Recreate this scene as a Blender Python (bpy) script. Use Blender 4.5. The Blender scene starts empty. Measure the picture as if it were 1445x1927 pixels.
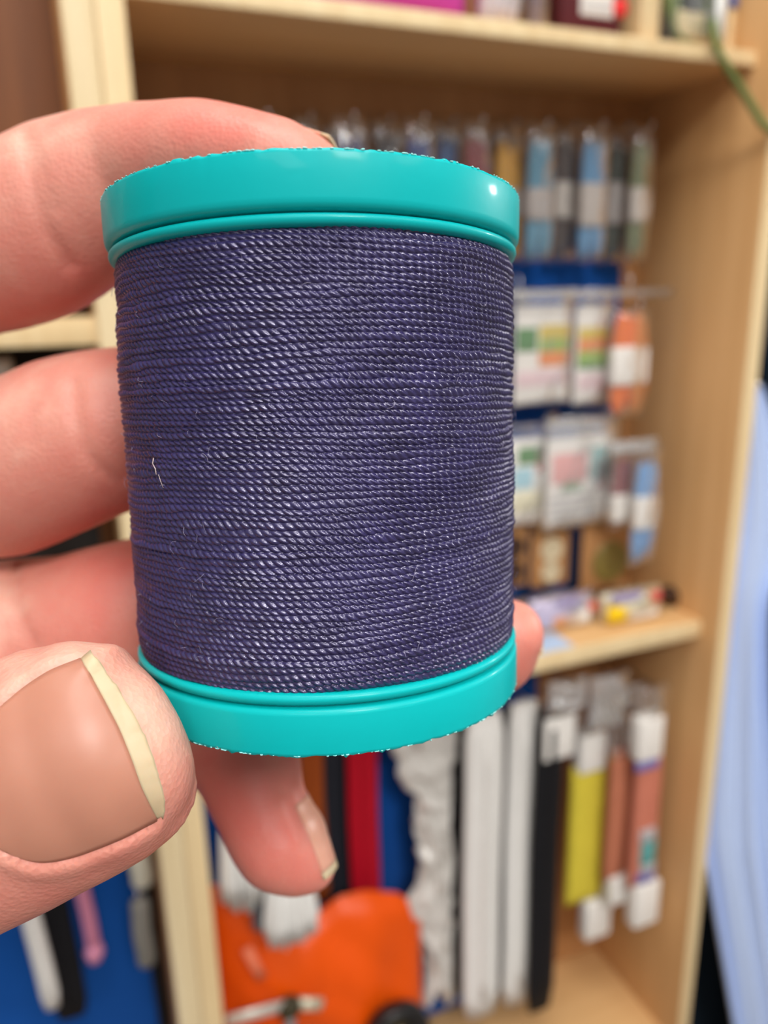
import bpy, bmesh, math, random
import numpy as np
from mathutils import Vector, Matrix

random.seed(7)
rng = np.random.default_rng(11)
scene = bpy.context.scene
COL = scene.collection

# ------------------------------------------------------------------ camera
F_PX, CX, CY = 1450.0, 722.5, 963.5                       # focal length and centre for a 1445 x 1927 frame
R = np.array([[0.927597616403637, -0.118744571011127, 0.35420670363175605],
              [-0.37297395151891055, -0.24033926539554087, 0.8961737939693959],
              [-0.021285993767277713, -0.9633985490774393, -0.2672267615805427]])
CAM = np.array([-0.5910, -0.5569, 1.3848])
cam_data = bpy.data.cameras.new('camera')
cam = bpy.data.objects.new('camera', cam_data)
COL.objects.link(cam)
m = Matrix.Identity(4)
for i in range(3):
    m[i][0], m[i][1], m[i][2], m[i][3] = R[i, 0], -R[i, 1], -R[i, 2], CAM[i]
cam.matrix_world = m
cam_data.sensor_fit = 'HORIZONTAL'
cam_data.sensor_width = 36.0
cam_data.lens = 36.0 * F_PX / 1445.0
cam_data.clip_start = 0.005
cam_data.clip_end = 30
cam_data.dof.use_dof = True
cam_data.dof.focus_distance = 0.0565
cam_data.dof.aperture_fstop = 33.0
scene.camera = cam

# ------------------------------------------------------------------ light
world = bpy.data.worlds.new('shop_ambient')
scene.world = world
world.use_nodes = True
bg = world.node_tree.nodes['Background']
bg.inputs['Color'].default_value = (1.0, 0.97, 0.94, 1)
bg.inputs['Strength'].default_value = 0.37


def area_light(name, loc, size, power, aim, color=(1.0, 0.965, 0.925)):
    d = bpy.data.lights.new(name, 'AREA')
    d.shape = 'RECTANGLE'
    d.size, d.size_y = size
    d.energy = power
    d.color = color
    o = bpy.data.objects.new(name, d)
    COL.objects.link(o)
    o.location = loc
    o.rotation_euler = (Vector(aim) - Vector(loc)).to_track_quat('-Z', 'Y').to_euler()
    return o


# shop ceiling panels, then two added fills; all above and out of the picture
area_light('ceiling_or_fill_light', (-0.48, -2.1, 2.65), (0.5, 0.9), 50, (-0.48, -2.1, 0))
area_light('ceiling_or_fill_light', (-0.55, -0.72, 2.65), (0.6, 1.2), 18, (-0.55, -0.72, 0))
area_light('ceiling_or_fill_light', (5.0, 0.0, 2.65), (0.5, 0.6), 170, (4.0, 0.0, 0))
area_light('ceiling_or_fill_light', (-1.7, -2.3, 2.65), (0.6, 1.2), 14, (-1.7, -2.3, 0))  # added fill from the left to brighten the right side panel
area_light('ceiling_or_fill_light', (0.75, -2.0, 2.65), (0.6, 1.2), 14, (0.75, -2.0, 0))  # added fill that shifts light to the right of the spool

vs = scene.view_settings
vs.view_transform = 'Standard'
vs.look = 'None'
vs.exposure = 0.0
vs.gamma = 1.0
vs.use_curve_mapping = False

# ------------------------------------------------------------------ helpers: from the photograph's frame to real places
def ray(px, py):
    return R @ np.array([(px - CX) / F_PX, (py - CY) / F_PX, 1.0])


def at_y(px, py, y):
    r = ray(px, py)
    return CAM + r * ((y - CAM[1]) / r[1])


def rect(x0, y0, x1, y1, y):
    """pixel rectangle on the plane Y = y -> X0, X1, Z0, Z1"""
    xc, yc = (x0 + x1) / 2, (y0 + y1) / 2
    return at_y(x0, yc, y)[0], at_y(x1, yc, y)[0], at_y(xc, y1, y)[2], at_y(xc, y0, y)[2]


def near(px, py, z):
    """pixel and depth in mm -> millimetres in the lens frame (x right, y down, z ahead)"""
    return np.array([(px - CX) / F_PX * z, (py - CY) / F_PX * z, z])


def to_world(p_mm):
    return CAM + (np.atleast_2d(p_mm) / 1000.0) @ R.T


# ------------------------------------------------------------------ helpers: objects
def tag(o, label=None, cat=None, group=None, kind=None):
    if label: o['label'] = label
    if cat: o['category'] = cat
    if group: o['group'] = group
    if kind: o['kind'] = kind
    return o


def empty(name, loc, label, cat, group=None):
    o = bpy.data.objects.new(name, None)
    o.empty_display_size = 0.01
    o.location = loc
    COL.objects.link(o)
    return tag(o, label, cat, group)


def origin_of(parent):
    p = np.zeros(3)
    while parent is not None:
        p = p + np.array(parent.location)
        parent = parent.parent
    return p


def mk(name, verts, faces, mat, parent=None, smooth=True, origin=None):
    """mesh object from world-space vertices"""
    verts = np.asarray(verts, dtype=float)
    base = origin_of(parent)
    o0 = np.array(origin) if origin is not None else (base if parent is not None else np.array([verts[:, 0].mean(), verts[:, 1].mean(), verts[:, 2].min()]))
    me = bpy.data.meshes.new(name)
    local = verts - o0
    if isinstance(faces, np.ndarray) and faces.ndim == 2:
        n, k = faces.shape
        me.vertices.add(len(local)); me.vertices.foreach_set('co', local.astype(np.float32).ravel())
        me.loops.add(n * k); me.loops.foreach_set('vertex_index', faces.astype(np.int32).ravel())
        me.polygons.add(n)
        me.polygons.foreach_set('loop_start', np.arange(0, n * k, k, dtype=np.int32))
        me.update(calc_edges=True)
    else:
        me.from_pydata([tuple(v) for v in local], [], [tuple(int(i) for i in f) for f in faces])
    me.validate()
    if smooth:
        me.polygons.foreach_set('use_smooth', np.ones(len(me.polygons), dtype=bool))
    me.materials.append(mat)
    o = bpy.data.objects.new(name, me)
    COL.objects.link(o)
    if parent is not None:
        o.parent = parent
        o.location = o0 - base
    else:
        o.location = o0
    return o


def from_bm(name, bm, mat, parent=None, smooth=True):
    bmesh.ops.recalc_face_normals(bm, faces=bm.faces)
    v = np.array([x.co[:] for x in bm.verts])
    bm.verts.index_update()
    f = [[x.index for x in q.verts] for q in bm.faces]
    bm.free()
    return mk(name, v, f, mat, parent, smooth)


def bm_box(bm, x0, x1, y0, y1, z0, z1, bevel=0.0, seg=2):
    x0, x1 = min(x0, x1), max(x0, x1)
    y0, y1 = min(y0, y1), max(y0, y1)
    z0, z1 = min(z0, z1), max(z0, z1)
    mt = Matrix.Translation(((x0 + x1) / 2, (y0 + y1) / 2, (z0 + z1) / 2)) @ Matrix.Diagonal((x1 - x0, y1 - y0, z1 - z0, 1))
    r = bmesh.ops.create_cube(bm, size=1, matrix=mt)
    if bevel > 0:
        es = list({e for v in r['verts'] for e in v.link_edges})
        bmesh.ops.bevel(bm, geom=es, offset=min(bevel, 0.45 * min(x1 - x0, y1 - y0, z1 - z0)), segments=seg, affect='EDGES', profile=0.5)


def box(name, x0, x1, y0, y1, z0, z1, mat, parent=None, bevel=0.0, seg=2, smooth=False):
    bm = bmesh.new()
    bm_box(bm, x0, x1, y0, y1, z0, z1, bevel, seg)
    o = from_bm(name, bm, mat, parent, smooth)
    if bevel:
        o.data.polygons.foreach_set('use_smooth', np.ones(len(o.data.polygons), dtype=bool))
    return o


def grid_faces(nu, nv, wrap_u=False):
    i = np.arange(nu if wrap_u else nu - 1)
    j = np.arange(nv - 1)
    I, J = np.meshgrid(i, j, indexing='ij')
    I2 = (I + 1) % nu
    return np.stack([I * nv + J, I2 * nv + J, I2 * nv + J + 1, I * nv + J + 1], -1).reshape(-1, 4)


def tube(path, radius, n=10, cap=True, flat=1.0, flat_axis=None):
    """swept tube: verts, faces; radius may be a list; flat scales the section along flat_axis"""
    P = np.asarray(path, float)
    k = len(P)
    rad = np.broadcast_to(np.asarray(radius, float), (k,))
    T = np.gradient(P, axis=0)
    T /= np.linalg.norm(T, axis=1)[:, None] + 1e-12
    ref = np.array(flat_axis if flat_axis is not None else ([0, 1, 0] if abs(T[0][1]) < 0.8 else [1, 0, 0]), float)
    vs_, fs = [], []
    for a in range(k):
        u = ref - T[a] * (ref @ T[a]); u /= np.linalg.norm(u) + 1e-12
        w = np.cross(T[a], u)
        ph = np.linspace(0, 2 * np.pi, n, endpoint=False)
        vs_.append(P[a] + rad[a] * (np.outer(np.cos(ph) * flat, u) + np.outer(np.sin(ph), w)))
    V = np.concatenate(vs_)
    for a in range(k - 1):
        for b in range(n):
            c = (b + 1) % n
            fs.append((a * n + b, a * n + c, (a + 1) * n + c, (a + 1) * n + b))
    if cap:
        V = np.vstack([V, P[0], P[-1]])
        for b in range(n):
            c = (b + 1) % n
            fs.append((k * n, c, b))
            fs.append((k * n + 1, (k - 1) * n + b, (k - 1) * n + c))
    return V, fs


def join(parts):
    V, Fc, o = [], [], 0
    for v, f in parts:
        V.append(v)
        Fc += [tuple(i + o for i in q) for q in f]
        o += len(v)
    return np.vstack(V), Fc


def pillow(x0, x1, z0, z1, y, t, nx=15, nz=19, e=0.55, wob=0.0, sd=0):
    """closed soft pouch between the given edges, thickness t about plane y"""
    u = np.linspace(-1, 1, nx); w = np.linspace(-1, 1, nz)
    U, W = np.meshgrid(u, w, indexing='ij')
    prof = np.clip((1 - np.abs(U) ** 2.6) * (1 - np.abs(W) ** 3.2), 0, 1) ** e
    r_ = np.random.default_rng(sd)
    wb = np.zeros_like(U)
    if wob:
        for _ in range(6):
            a, b, p = r_.uniform(-9, 9, 2).tolist() + [r_.uniform(0, 6.28)]
            wb += np.sin(a * U + b * W + p)
        wb *= wob / 3
    X = (x0 + x1) / 2 + U * (x1 - x0) / 2
    Z = (z0 + z1) / 2 + W * (z1 - z0) / 2
    front = np.stack([X, y - prof * (t / 2 + wb), Z], -1).reshape(-1, 3)
    back = np.stack([X, y + prof * t / 2, Z], -1).reshape(-1, 3)
    f = grid_faces(nx, nz)
    V = np.vstack([front, back])
    Fc = np.vstack([f, f[:, ::-1] + nx * nz])
    # weld rims
    bm = bmesh.new()
    bv = [bm.verts.new(v) for v in V]
    for q in Fc:
        bm.faces.new([bv[i] for i in q])
    bmesh.ops.remove_doubles(bm, verts=bm.verts, dist=1e-6)
    bmesh.ops.recalc_face_normals(bm, faces=bm.faces)
    bm.verts.index_update()
    V = np.array([v.co[:] for v in bm.verts])
    Fc = [[v.index for v in q.verts] for q in bm.faces]
    bm.free()
    return V, Fc


def lathe(profile, centre, axis, n=96, closed=False):
    """profile: list of (distance along axis, radius)"""
    axis = np.asarray(axis, float); axis /= np.linalg.norm(axis)
    e1 = np.cross(axis, [0, 0, 1.0]); 
    if np.linalg.norm(e1) < 1e-3: e1 = np.cross(axis, [0, 1.0, 0])
    e1 /= np.linalg.norm(e1)
    e2 = np.cross(axis, e1)
    ph = np.linspace(0, 2 * np.pi, n, endpoint=False)
    h = np.array([p[0] for p in profile]); r = np.array([p[1] for p in profile])
    ring = np.outer(np.cos(ph), e1) + np.outer(np.sin(ph), e2)
    V = centre + h[None, :, None] * axis + ring[:, None, :] * r[None, :, None]
    f = grid_faces(n, len(profile), wrap_u=True)
    if closed:
        k = len(profile)
        i = np.arange(n); i2 = (i + 1) % n
        f = np.vstack([f, np.stack([i * k + k - 1, i2 * k + k - 1, i2 * k, i * k], -1)])
    return V.reshape(-1, 3), f


# ------------------------------------------------------------------ materials (all procedural)
def srgb(r, g, b):
    return tuple(((c / 255) / 12.92 if c / 255 <= 0.04045 else ((c / 255 + 0.055) / 1.055) ** 2.4) for c in (r, g, b)) + (1,)


def material(name):
    mt = bpy.data.materials.new(name)
    mt.use_nodes = True
    nt = mt.node_tree
    return mt, nt, nt.nodes['Principled BSDF']


def node(nt, kind, **kw):
    n = nt.nodes.new(kind)
    for k, v in kw.items():
        if k in n.inputs: n.inputs[k].default_value = v
        else: setattr(n, k, v)
    return n


def plain(name, color, rough=0.55, spec=0.4, noise=0.08, scale=60, bump=0.0, bscale=300, sheen=0.0, metal=0.0):
    mt, nt, bs = material(name)
    tc = node(nt, 'ShaderNodeTexCoord')
    nz = node(nt, 'ShaderNodeTexNoise', Scale=scale, Detail=4.0)
    nt.links.new(tc.outputs['Object'], nz.inputs['Vector'])
    mx = node(nt, 'ShaderNodeMix', data_type='RGBA')
    c = color
    mx.inputs['A'].default_value = tuple(max(0, v * (1 - noise)) for v in c[:3]) + (1,)
    mx.inputs['B'].default_value = tuple(min(1, v * (1 + noise)) for v in c[:3]) + (1,)
    nt.links.new(nz.outputs['Fac'], mx.inputs['Factor'])
    nt.links.new(mx.outputs['Result'], bs.inputs['Base Color'])
    bs.inputs['Roughness'].default_value = rough
    bs.inputs['Specular IOR Level'].default_value = spec
    bs.inputs['Metallic'].default_value = metal
    if sheen:
        bs.inputs['Sheen Weight'].default_value = sheen
    if bump:
        n2 = node(nt, 'ShaderNodeTexNoise', Scale=bscale, Detail=3.0)
        nt.links.new(tc.outputs['Object'], n2.inputs['Vector'])
        b = node(nt, 'ShaderNodeBump', Strength=bump, Distance=0.001)
        nt.links.new(n2.outputs['Fac'], b.inputs['Height'])
        nt.links.new(b.outputs['Normal'], bs.inputs['Normal'])
    return mt


def wood(name, light, dark, vertical=True, rough=0.5):
    mt, nt, bs = material(name)
    tc = node(nt, 'ShaderNodeTexCoord')
    mp = node(nt, 'ShaderNodeMapping')
    mp.inputs['Scale'].default_value = (30, 30, 1.6) if vertical else (1.6, 30, 30)
    nt.links.new(tc.outputs['Object'], mp.inputs['Vector'])
    nz = node(nt, 'ShaderNodeTexNoise', Scale=2.2, Detail=6.0, Roughness=0.6, Distortion=0.4)
    nt.links.new(mp.outputs['Vector'], nz.inputs['Vector'])
    n3 = node(nt, 'ShaderNodeTexNoise', Scale=3.0, Detail=2.0)
    nt.links.new(tc.outputs['Object'], n3.inputs['Vector'])
    ad = node(nt, 'ShaderNodeMath', operation='MULTIPLY_ADD')
    ad.inputs[1].default_value = 0.6
    nt.links.new(nz.outputs['Fac'], ad.inputs[0])
    sc = node(nt, 'ShaderNodeMath', operation='MULTIPLY'); sc.inputs[1].default_value = 0.4
    nt.links.new(n3.outputs['Fac'], sc.inputs[0])
    nt.links.new(sc.outputs[0], ad.inputs[2])
    rp = node(nt, 'ShaderNodeValToRGB')
    rp.color_ramp.elements[0].position = 0.35; rp.color_ramp.elements[0].color = dark
    rp.color_ramp.elements[1].position = 0.65; rp.color_ramp.elements[1].color = light
    nt.links.new(ad.outputs[0], rp.inputs['Fac'])
    nt.links.new(rp.outputs['Color'], bs.inputs['Base Color'])
    bs.inputs['Roughness'].default_value = rough
    bs.inputs['Specular IOR Level'].default_value = 0.3
    b = node(nt, 'ShaderNodeBump', Strength=0.15, Distance=0.0005)
    nt.links.new(nz.outputs['Fac'], b.inputs['Height'])
    nt.links.new(b.outputs['Normal'], bs.inputs['Normal'])
    return mt


def clear_plastic(name, haze=0.08, rough=0.12, gloss=0.5):
    mt, nt, bs = material(name)
    nt.nodes.remove(bs)
    out = nt.nodes['Material Output']
    tr = node(nt, 'ShaderNodeBsdfTransparent')
    gl = node(nt, 'ShaderNodeBsdfGlossy', Roughness=rough)
    df = node(nt, 'ShaderNodeBsdfDiffuse'); df.inputs['Color'].default_value = (0.8, 0.8, 0.8, 1)
    fr = node(nt, 'ShaderNodeFresnel', IOR=1.5)
    tc = node(nt, 'ShaderNodeTexCoord')
    nz = node(nt, 'ShaderNodeTexNoise', Scale=55.0, Detail=2.0, Distortion=1.0)
    nt.links.new(tc.outputs['Object'], nz.inputs['Vector'])
    b = node(nt, 'ShaderNodeBump', Strength=0.5, Distance=0.004)
    nt.links.new(nz.outputs['Fac'], b.inputs['Height'])
    for n_ in (gl, fr):
        nt.links.new(b.outputs['Normal'], n_.inputs['Normal'])
    m1 = node(nt, 'ShaderNodeMixShader'); m1.inputs[0].default_value = haze
    nt.links.new(tr.outputs[0], m1.inputs[1]); nt.links.new(df.outputs[0], m1.inputs[2])
    ma = node(nt, 'ShaderNodeMath', operation='MULTIPLY_ADD'); ma.inputs[1].default_value = gloss; ma.inputs[2].default_value = 0.03
    nt.links.new(fr.outputs[0], ma.inputs[0])
    m2 = node(nt, 'ShaderNodeMixShader')
    nt.links.new(ma.outputs[0], m2.inputs[0])
    nt.links.new(m1.outputs[0], m2.inputs[1]); nt.links.new(gl.outputs[0], m2.inputs[2])
    nt.links.new(m2.outputs[0], out.inputs['Surface'])
    return mt


WOOD_V = wood('birch_plywood_upright', srgb(224, 178, 124), srgb(206, 158, 104))
WOOD_H = wood('birch_plywood_shelf', srgb(226, 184, 130), srgb(208, 164, 110), vertical=False)
WOOD_BACK = wood('birch_plywood_back', srgb(186, 136, 88), srgb(165, 115, 70))
EDGE = wood('pale_plywood_edge', srgb(236, 214, 170), srgb(218, 188, 140))
EDGE_PALE = wood('pale_lit_edge', srgb(228, 210, 172), srgb(214, 190, 146))  # paler tone keeps some of the light on the post top
BLUE = plain('royal_blue_felt', srgb(16, 78, 158), rough=0.9, spec=0.1, noise=0.12, scale=25, sheen=0.1)
WHITE = plain('white_cotton', srgb(226, 224, 220), rough=0.8, spec=0.15, noise=0.05, bump=0.3)
PAPER = plain('white_paper', srgb(232, 228, 222), rough=0.6, spec=0.3, noise=0.04)
BLACK = plain('black_tape', srgb(20, 20, 24), rough=0.7, spec=0.25, noise=0.15)
CLEAR = clear_plastic('clear_plastic_sleeve', haze=0.06, rough=0.08, gloss=0.65)
HAZY = clear_plastic('crinkled_clear_plastic', haze=0.28, rough=0.2, gloss=0.8)
STEEL = plain('zinc_plated_steel', (0.6, 0.6, 0.6, 1), rough=0.25, metal=1.0, noise=0.05)


def col(name, r, g, b, **kw):
    kw.setdefault('rough', 0.75); kw.setdefault('spec', 0.2)
    return plain(name, srgb(r, g, b), **kw)


# ================================================================== STRUCTURE
tag(box('floor', -3.2, 2.4, -3.6, 0.3, -0.05, 0.0, col('grey_shop_floor', 128, 120, 112), None), kind='structure')
tag(box('wall_back', -3.2, 2.4, 0.24, 0.3, 0.0, 2.8, col('dark_shop_wall', 46, 62, 66), None), kind='structure')

# ================================================================== BOOKCASES
SHELF_TOP_Z0, SHELF_MID_Z0, SHELF_LOW_Z1 = 1.575, 1.0287, 0.490
XR = 0.0005                      # inner face of the right-hand side panel
XP0, XP1, XP2 = -0.5717, -0.5525, -0.5345   # the two panels of the post
BACK_Y = 0.165

case = empty('bookcase', (-0.27, 0.1, 0), 'tall birch plywood bookcase with thread packets, behind the held spool', 'bookcase')


def side_panel(parent, x0, x1, edge_mat):
    p = box('side_panel', x0, x1, 0.0022, 0.19, 0.0006, 2.05, WOOD_V, parent, 0.0008)
    box('edge_strip', x0, x1, 0.0, 0.0022, 0.0006, 2.05, edge_mat, p, 0.0009)
    return p


def shelf(parent, x0, x1, z0, z1, y0=0.025):
    p = box('shelf', x0, x1, y0 + 0.0015, BACK_Y, z0, z1, WOOD_H, parent, 0.0006)
    box('edge_strip', x0, x1, y0, y0 + 0.0015, z0, z1, EDGE, p, 0.0006)
    return p


side_panel(case, XR, 0.0165, EDGE)
side_panel(case, XP1 + 0.0006, XP2, EDGE)
box('back_panel', XP1 + 0.0006, 0.0165, BACK_Y, 0.175, 0.0006, 2.05, WOOD_BACK, case)
shelf(case, XP2, XR, SHELF_TOP_Z0, SHELF_TOP_Z0 + 0.012)
shelf(case, XP2, XR, SHELF_MID_Z0, SHELF_MID_Z0 + 0.018)
shelf(case, XP2, XR, SHELF_LOW_Z1 - 0.018, SHELF_LOW_Z1)
shelf(case, XP2, XR, 0.06, 0.078)
shelf(case, XP2, XR, 2.03, 2.048)
box('backing_board', XP2 + 0.03, -0.0270, 0.156, BACK_Y - 0.0005, SHELF_MID_Z0 + 0.0185, 1.452, BLUE, case, 0.001)
box('backing_board', XP2 + 0.004, -0.115, 0.156, BACK_Y - 0.0005, SHELF_LOW_Z1 + 0.0005, SHELF_MID_Z0 - 0.012, BLUE, case, 0.001)

case2 = empty('bookcase', (-0.82, 0.1, 0), 'second bookcase, left of the pale double post, mostly hidden by the hand', 'bookcase')
side_panel(case2, XP0, XP1, EDGE_PALE)
side_panel(case2, -1.12, -1.102, EDGE_PALE)
box('back_panel', -1.12, XP1 - 0.0004, BACK_Y, 0.175, 0.0006, 2.05, wood('shaded_brown_back', srgb(138, 86, 48), srgb(116, 70, 38)), case2)  # darker than the other back panel; its shade is put into the colour
shelf(case2, -1.102, XP0, 1.359, 1.377, 0.004)
shelf(case2, -1.102, XP0, 1.03, 1.048)
shelf(case2, -1.102, XP0, 0.06, 0.078)
shelf(case2, -1.102, XP0, 2.03, 2.048)
box('backing_board', -1.09, XP0 - 0.012, 0.156, BACK_Y - 0.0005, 0.09, 1.02, BLUE, case2, 0.001)

BOARD = 0.156


# ================================================================== HOOKS AND HANGING PACKETS
def hook(x, z, y_tip, label, group='steel display hooks'):
    """peg from the board out to y_tip, the end turned up"""
    P = [(x, BOARD - 0.0005, z), (x, y_tip + 0.012, z), (x, y_tip + 0.004, z + 0.0005), (x, y_tip, z + 0.003), (x, y_tip - 0.001, z + 0.007)]
    V, f = tube(P, 0.0013, 8)
    o = empty('display_hook', (x, BOARD, z), label, 'hook', group)
    mk('peg', V, f, STEEL, o)
    box('plate', x - 0.006, x + 0.006, BOARD - 0.0012, BOARD - 0.0002, z - 0.008, z + 0.008, STEEL, o, 0.0004)
    return o


def lobes(x0, x1, z0, z1, y, t, twist=0.0, n=3):
    """a bundle of n parallel thread loops, as soft strands side by side"""
    out = []
    w = (x1 - x0) / n
    for i in range(n):
        xc = x0 + w * (i + 0.5)
        zz = np.linspace(z0, z1, 11)
        s = (zz - z0) / (z1 - z0)
        P = np.stack([xc + twist * w * np.sin(s * 3.1 + i), y + 0.12 * t * np.sin(s * 4 + 2 * i), zz], -1)
        rad = 0.62 * w * np.clip(np.sin(np.clip(s, 0.0, 1.0) * np.pi), 0, 1) ** 0.28
        rad[0] = rad[-1] = w * 0.22
        out.append(tube(P, rad, 10, True, flat=max(0.4, t / (1.24 * w)), flat_axis=(0, 1, 0)))
    return join(out)


def skein(px, y, mat, label, group, band=(0.36, 0.68), cat='thread skein', sleeve=True, n=2, hook_lab=None, band_mat=None, top_gap=0.016):
    x0, x1, z0, z1 = rect(*px, y)
    o = empty('thread_skein', ((x0 + x1) / 2, y, z0), label, cat, group)
    h = z1 - z0
    V, f = lobes(x0, x1, z0 + 0.002, z1 - 0.002, y, 0.011, 0.15, n)
    mk('skein', V, f, mat, o)
    b0, b1 = z1 - h * band[1], z1 - h * band[0]
    bm = bmesh.new()
    bm_box(bm, x0 - 0.0008, x1 + 0.0008, y - 0.0078, y + 0.0075, b0, b1, 0.004, 3)
    from_bm('paper_band', bm, band_mat or PAPER, o)
    if sleeve:
        V, f = pillow(x0 - 0.003, x1 + 0.003, z0 - 0.003, z1 + top_gap, y, 0.019, 9, 21, 0.35, 0.0012, int(px[0]))
        mk('sleeve', V, f, CLEAR, o)
    if hook_lab:
        hook((x0 + x1) / 2, z1 + top_gap * 0.45, y - 0.013, hook_lab)
    return o


ga = 'thread skeins in clear sleeves, top row'
YA = 0.128
row_a = [
    ((255, 232, 300, 470), (70, 62, 80), 'thread skein of the top row, hidden behind the index finger, first from the post'),
    ((330, 234, 378, 474), (120, 90, 60), 'thread skein of the top row, hidden behind the index finger, second from the post'),
    ((405, 236, 452, 476), (60, 70, 95), 'thread skein of the top row, hidden behind the index finger, third from the post'),
    ((480, 238, 528, 478), (90, 60, 66), 'thread skein of the top row, hidden behind the tip of the index finger'),
    ((560, 238, 606, 480), (74, 70, 84), 'grey thread skein just right of the index fingertip, mostly behind the spool'),
    ((632, 240, 690, 482), (58, 50, 92), 'violet thread skein with white top label, above the middle of the spool rim'),
    ((706, 242, 750, 484), (62, 58, 62), 'charcoal thread skein showing above the spool rim, left of the blue ones'),
    ((764, 243, 812, 486), (54, 72, 128), 'deep blue thread skein whose top shows above the spool rim'),
    ((822, 244, 864, 487), (60, 92, 142), 'mid blue thread skein showing above the spool rim, left of the dark red one'),
    ((872, 245, 916, 488), (120, 26, 30), 'dark red thread skein whose top shows above the spool rim'),
    ((930, 248, 982, 490), (206, 152, 44), 'mustard yellow thread skein at the right end of the spool rim'),
    ((990, 249, 1036, 490), (84, 138, 164), 'teal blue thread skein with grey band, right of the mustard one'),
    ((1042, 250, 1083, 490), (70, 54, 50), 'dark brown thread skein between the two light blue ones'),
    ((1090, 250, 1136, 490), (92, 144, 186), 'light blue thread skein, second from the dark green one'),
    ((1142, 250, 1178, 491), (52, 58, 46), 'blackish green thread skein, next to last toward the side panel'),
    ((1184, 252, 1218, 491), (112, 120, 84), 'olive green thread skein nearest the right side panel'),
]
for i, (px, c, lab) in enumerate(row_a):
    yj = YA + (-0.016 if i % 2 else 0.005)
    px = (px[0], px[1] + 12, px[2], px[3])
    skein(px, yj, col('thread_%d_%d_%d' % c, *c, noise=0.2, scale=400, bump=0.6, bscale=900, sheen=0.15), lab, ga,
          band=(0.33 + 0.08 * random.random(), 0.64 + 0.10 * random.random()), n=2,
          band_mat=col('label_%d' % i, 196 - 14 * (i % 3), 188 - 14 * (i % 3), 180 - 12 * (i % 3), rough=0.5),
          hook_lab='steel display hook carrying the ' + ' '.join(lab.split(' thread skein')[0].split()[:4]) + ' skein of the top row' if i > 3 else 'steel display hook carrying the %s skein of the top row from the post' % ('first', 'second', 'third', 'fourth')[i])


def card(px, y, prints, label, group=None, name='craft_kit_packet', cat='craft packet', base=PAPER, top=0.016, hk=None, sleeve_mat=None, lean=0.0):
    """flat printed card in a clear bag; prints: (fx0, fy0, fx1, fy1, material), fractions from the top left"""
    x0, x1, z0, z1 = rect(*px, y)
    o = empty(name, ((x0 + x1) / 2, y, z0), label, cat, group)
    box('card', x0, x1, y - 0.001, y + 0.001, z0, z1, base, o, 0.0005)
    w, h = x1 - x0, z1 - z0
    for (a, b, c, d, mt) in prints:
        box('printed_area', x0 + a * w, x0 + c * w, y - 0.0015, y - 0.0009, z1 - d * h, z1 - b * h, mt, o, 0.0001)
    V, f = pillow(x0 - 0.003, x1 + 0.003, z0 - 0.003, z1 + top, y, 0.012, 11, 19, 0.4, 0.0009, int(px[0] + px[1]))
    mk('bag', V, f, sleeve_mat or CLEAR, o)
    if hk:
        hook((x0 + x1) / 2, z1 + top * 0.45, y - 0.010, hk)
    return o


P_GREEN = col('print_green', 96, 140, 92); P_YEL = col('print_yellow', 214, 190, 92); P_OR = col('print_orange', 226, 140, 84)
P_PINK = col('print_pink', 230, 150, 146); P_TEAL = col('print_teal', 96, 160, 158); P_LIME = col('print_lime', 152, 180, 90)
P_CREAM = col('print_cream', 232, 226, 196); P_GREY = col('print_grey', 176, 174, 176); P_ROSE = col('print_rose', 222, 196, 200)
P_RED = col('print_red', 210, 90, 84); P_SKY = col('print_sky', 166, 206, 220)

YB = 0.112
# clear hanging bar over the second row
x0, x1, z0, z1 = rect(640, 548, 1262, 566, YB - 0.024)
o = empty('hanger_bar', ((x0 + x1) / 2, YB - 0.024, z0), 'clear plastic hanger bar stretching over the second row to the side panel', 'hanger bar')
V, f = tube([(x0, YB - 0.024, (z0 + z1) / 2), ((x0 + x1) / 2, YB - 0.024, (z0 + z1) / 2 + 0.0008), (x1, YB - 0.024, (z0 + z1) / 2)], (z1 - z0) / 2, 10, True, 0.5, (0, 1, 0))
mk('bar', V, f, HAZY, o)
for bx in (x0 + 0.06, (x0 + x1) / 2, x1 - 0.05):
    V, f = tube([(bx, YB - 0.024, z1), (bx, YB - 0.022, z1 + 0.012), (bx, YB - 0.016, z1 + 0.014), (bx, BOARD - 0.0016, z1 + 0.014)], 0.0012, 8)
    mk('arm', V, f, STEEL, o)

gb = 'printed packets on the second row'
card((830, 574, 960, 758), YB, [(0.1, 0.2, 0.9, 0.8, P_GREEN)], 'green printed packet of the second row, hidden behind the spool', gb, hk='steel display hook in the second row behind the spool')
card((968, 574, 1074, 758), YB, [(0.02, 0.22, 0.38, 0.46, P_GREEN), (0.42, 0.2, 0.96, 0.34, P_YEL), (0.42, 0.34, 0.96, 0.47, P_LIME), (0.42, 0.47, 0.96, 0.62, P_OR), (0.04, 0.66, 0.96, 0.82, P_ROSE)],
     'white packet with green and orange print, right beside the spool, second row', gb, hk='steel display hook above the green and orange packet')
card((1082, 574, 1147, 758), YB - 0.004, [(0.06, 0.22, 0.94, 0.34, P_YEL), (0.06, 0.34, 0.94, 0.46, P_OR), (0.06, 0.46, 0.94, 0.58, P_LIME), (0.06, 0.58, 0.94, 0.64, P_GREEN), (0.1, 0.7, 0.9, 0.86, P_ROSE)],
     'narrow white packet with yellow, orange and green stripes, beside the orange skein', gb, hk='steel display hook above the striped packet')
skein((1150, 584, 1212, 782), YB - 0.022, col('thread_orange', 226, 116, 52, noise=0.15, scale=400, bump=0.6, bscale=900), 'bright orange thread skein with white band near the side panel', 'thread skeins of the second and third rows', band=(0.33, 0.70), n=2, top_gap=0.003, hook_lab='steel display hook carrying the orange skein')

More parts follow.
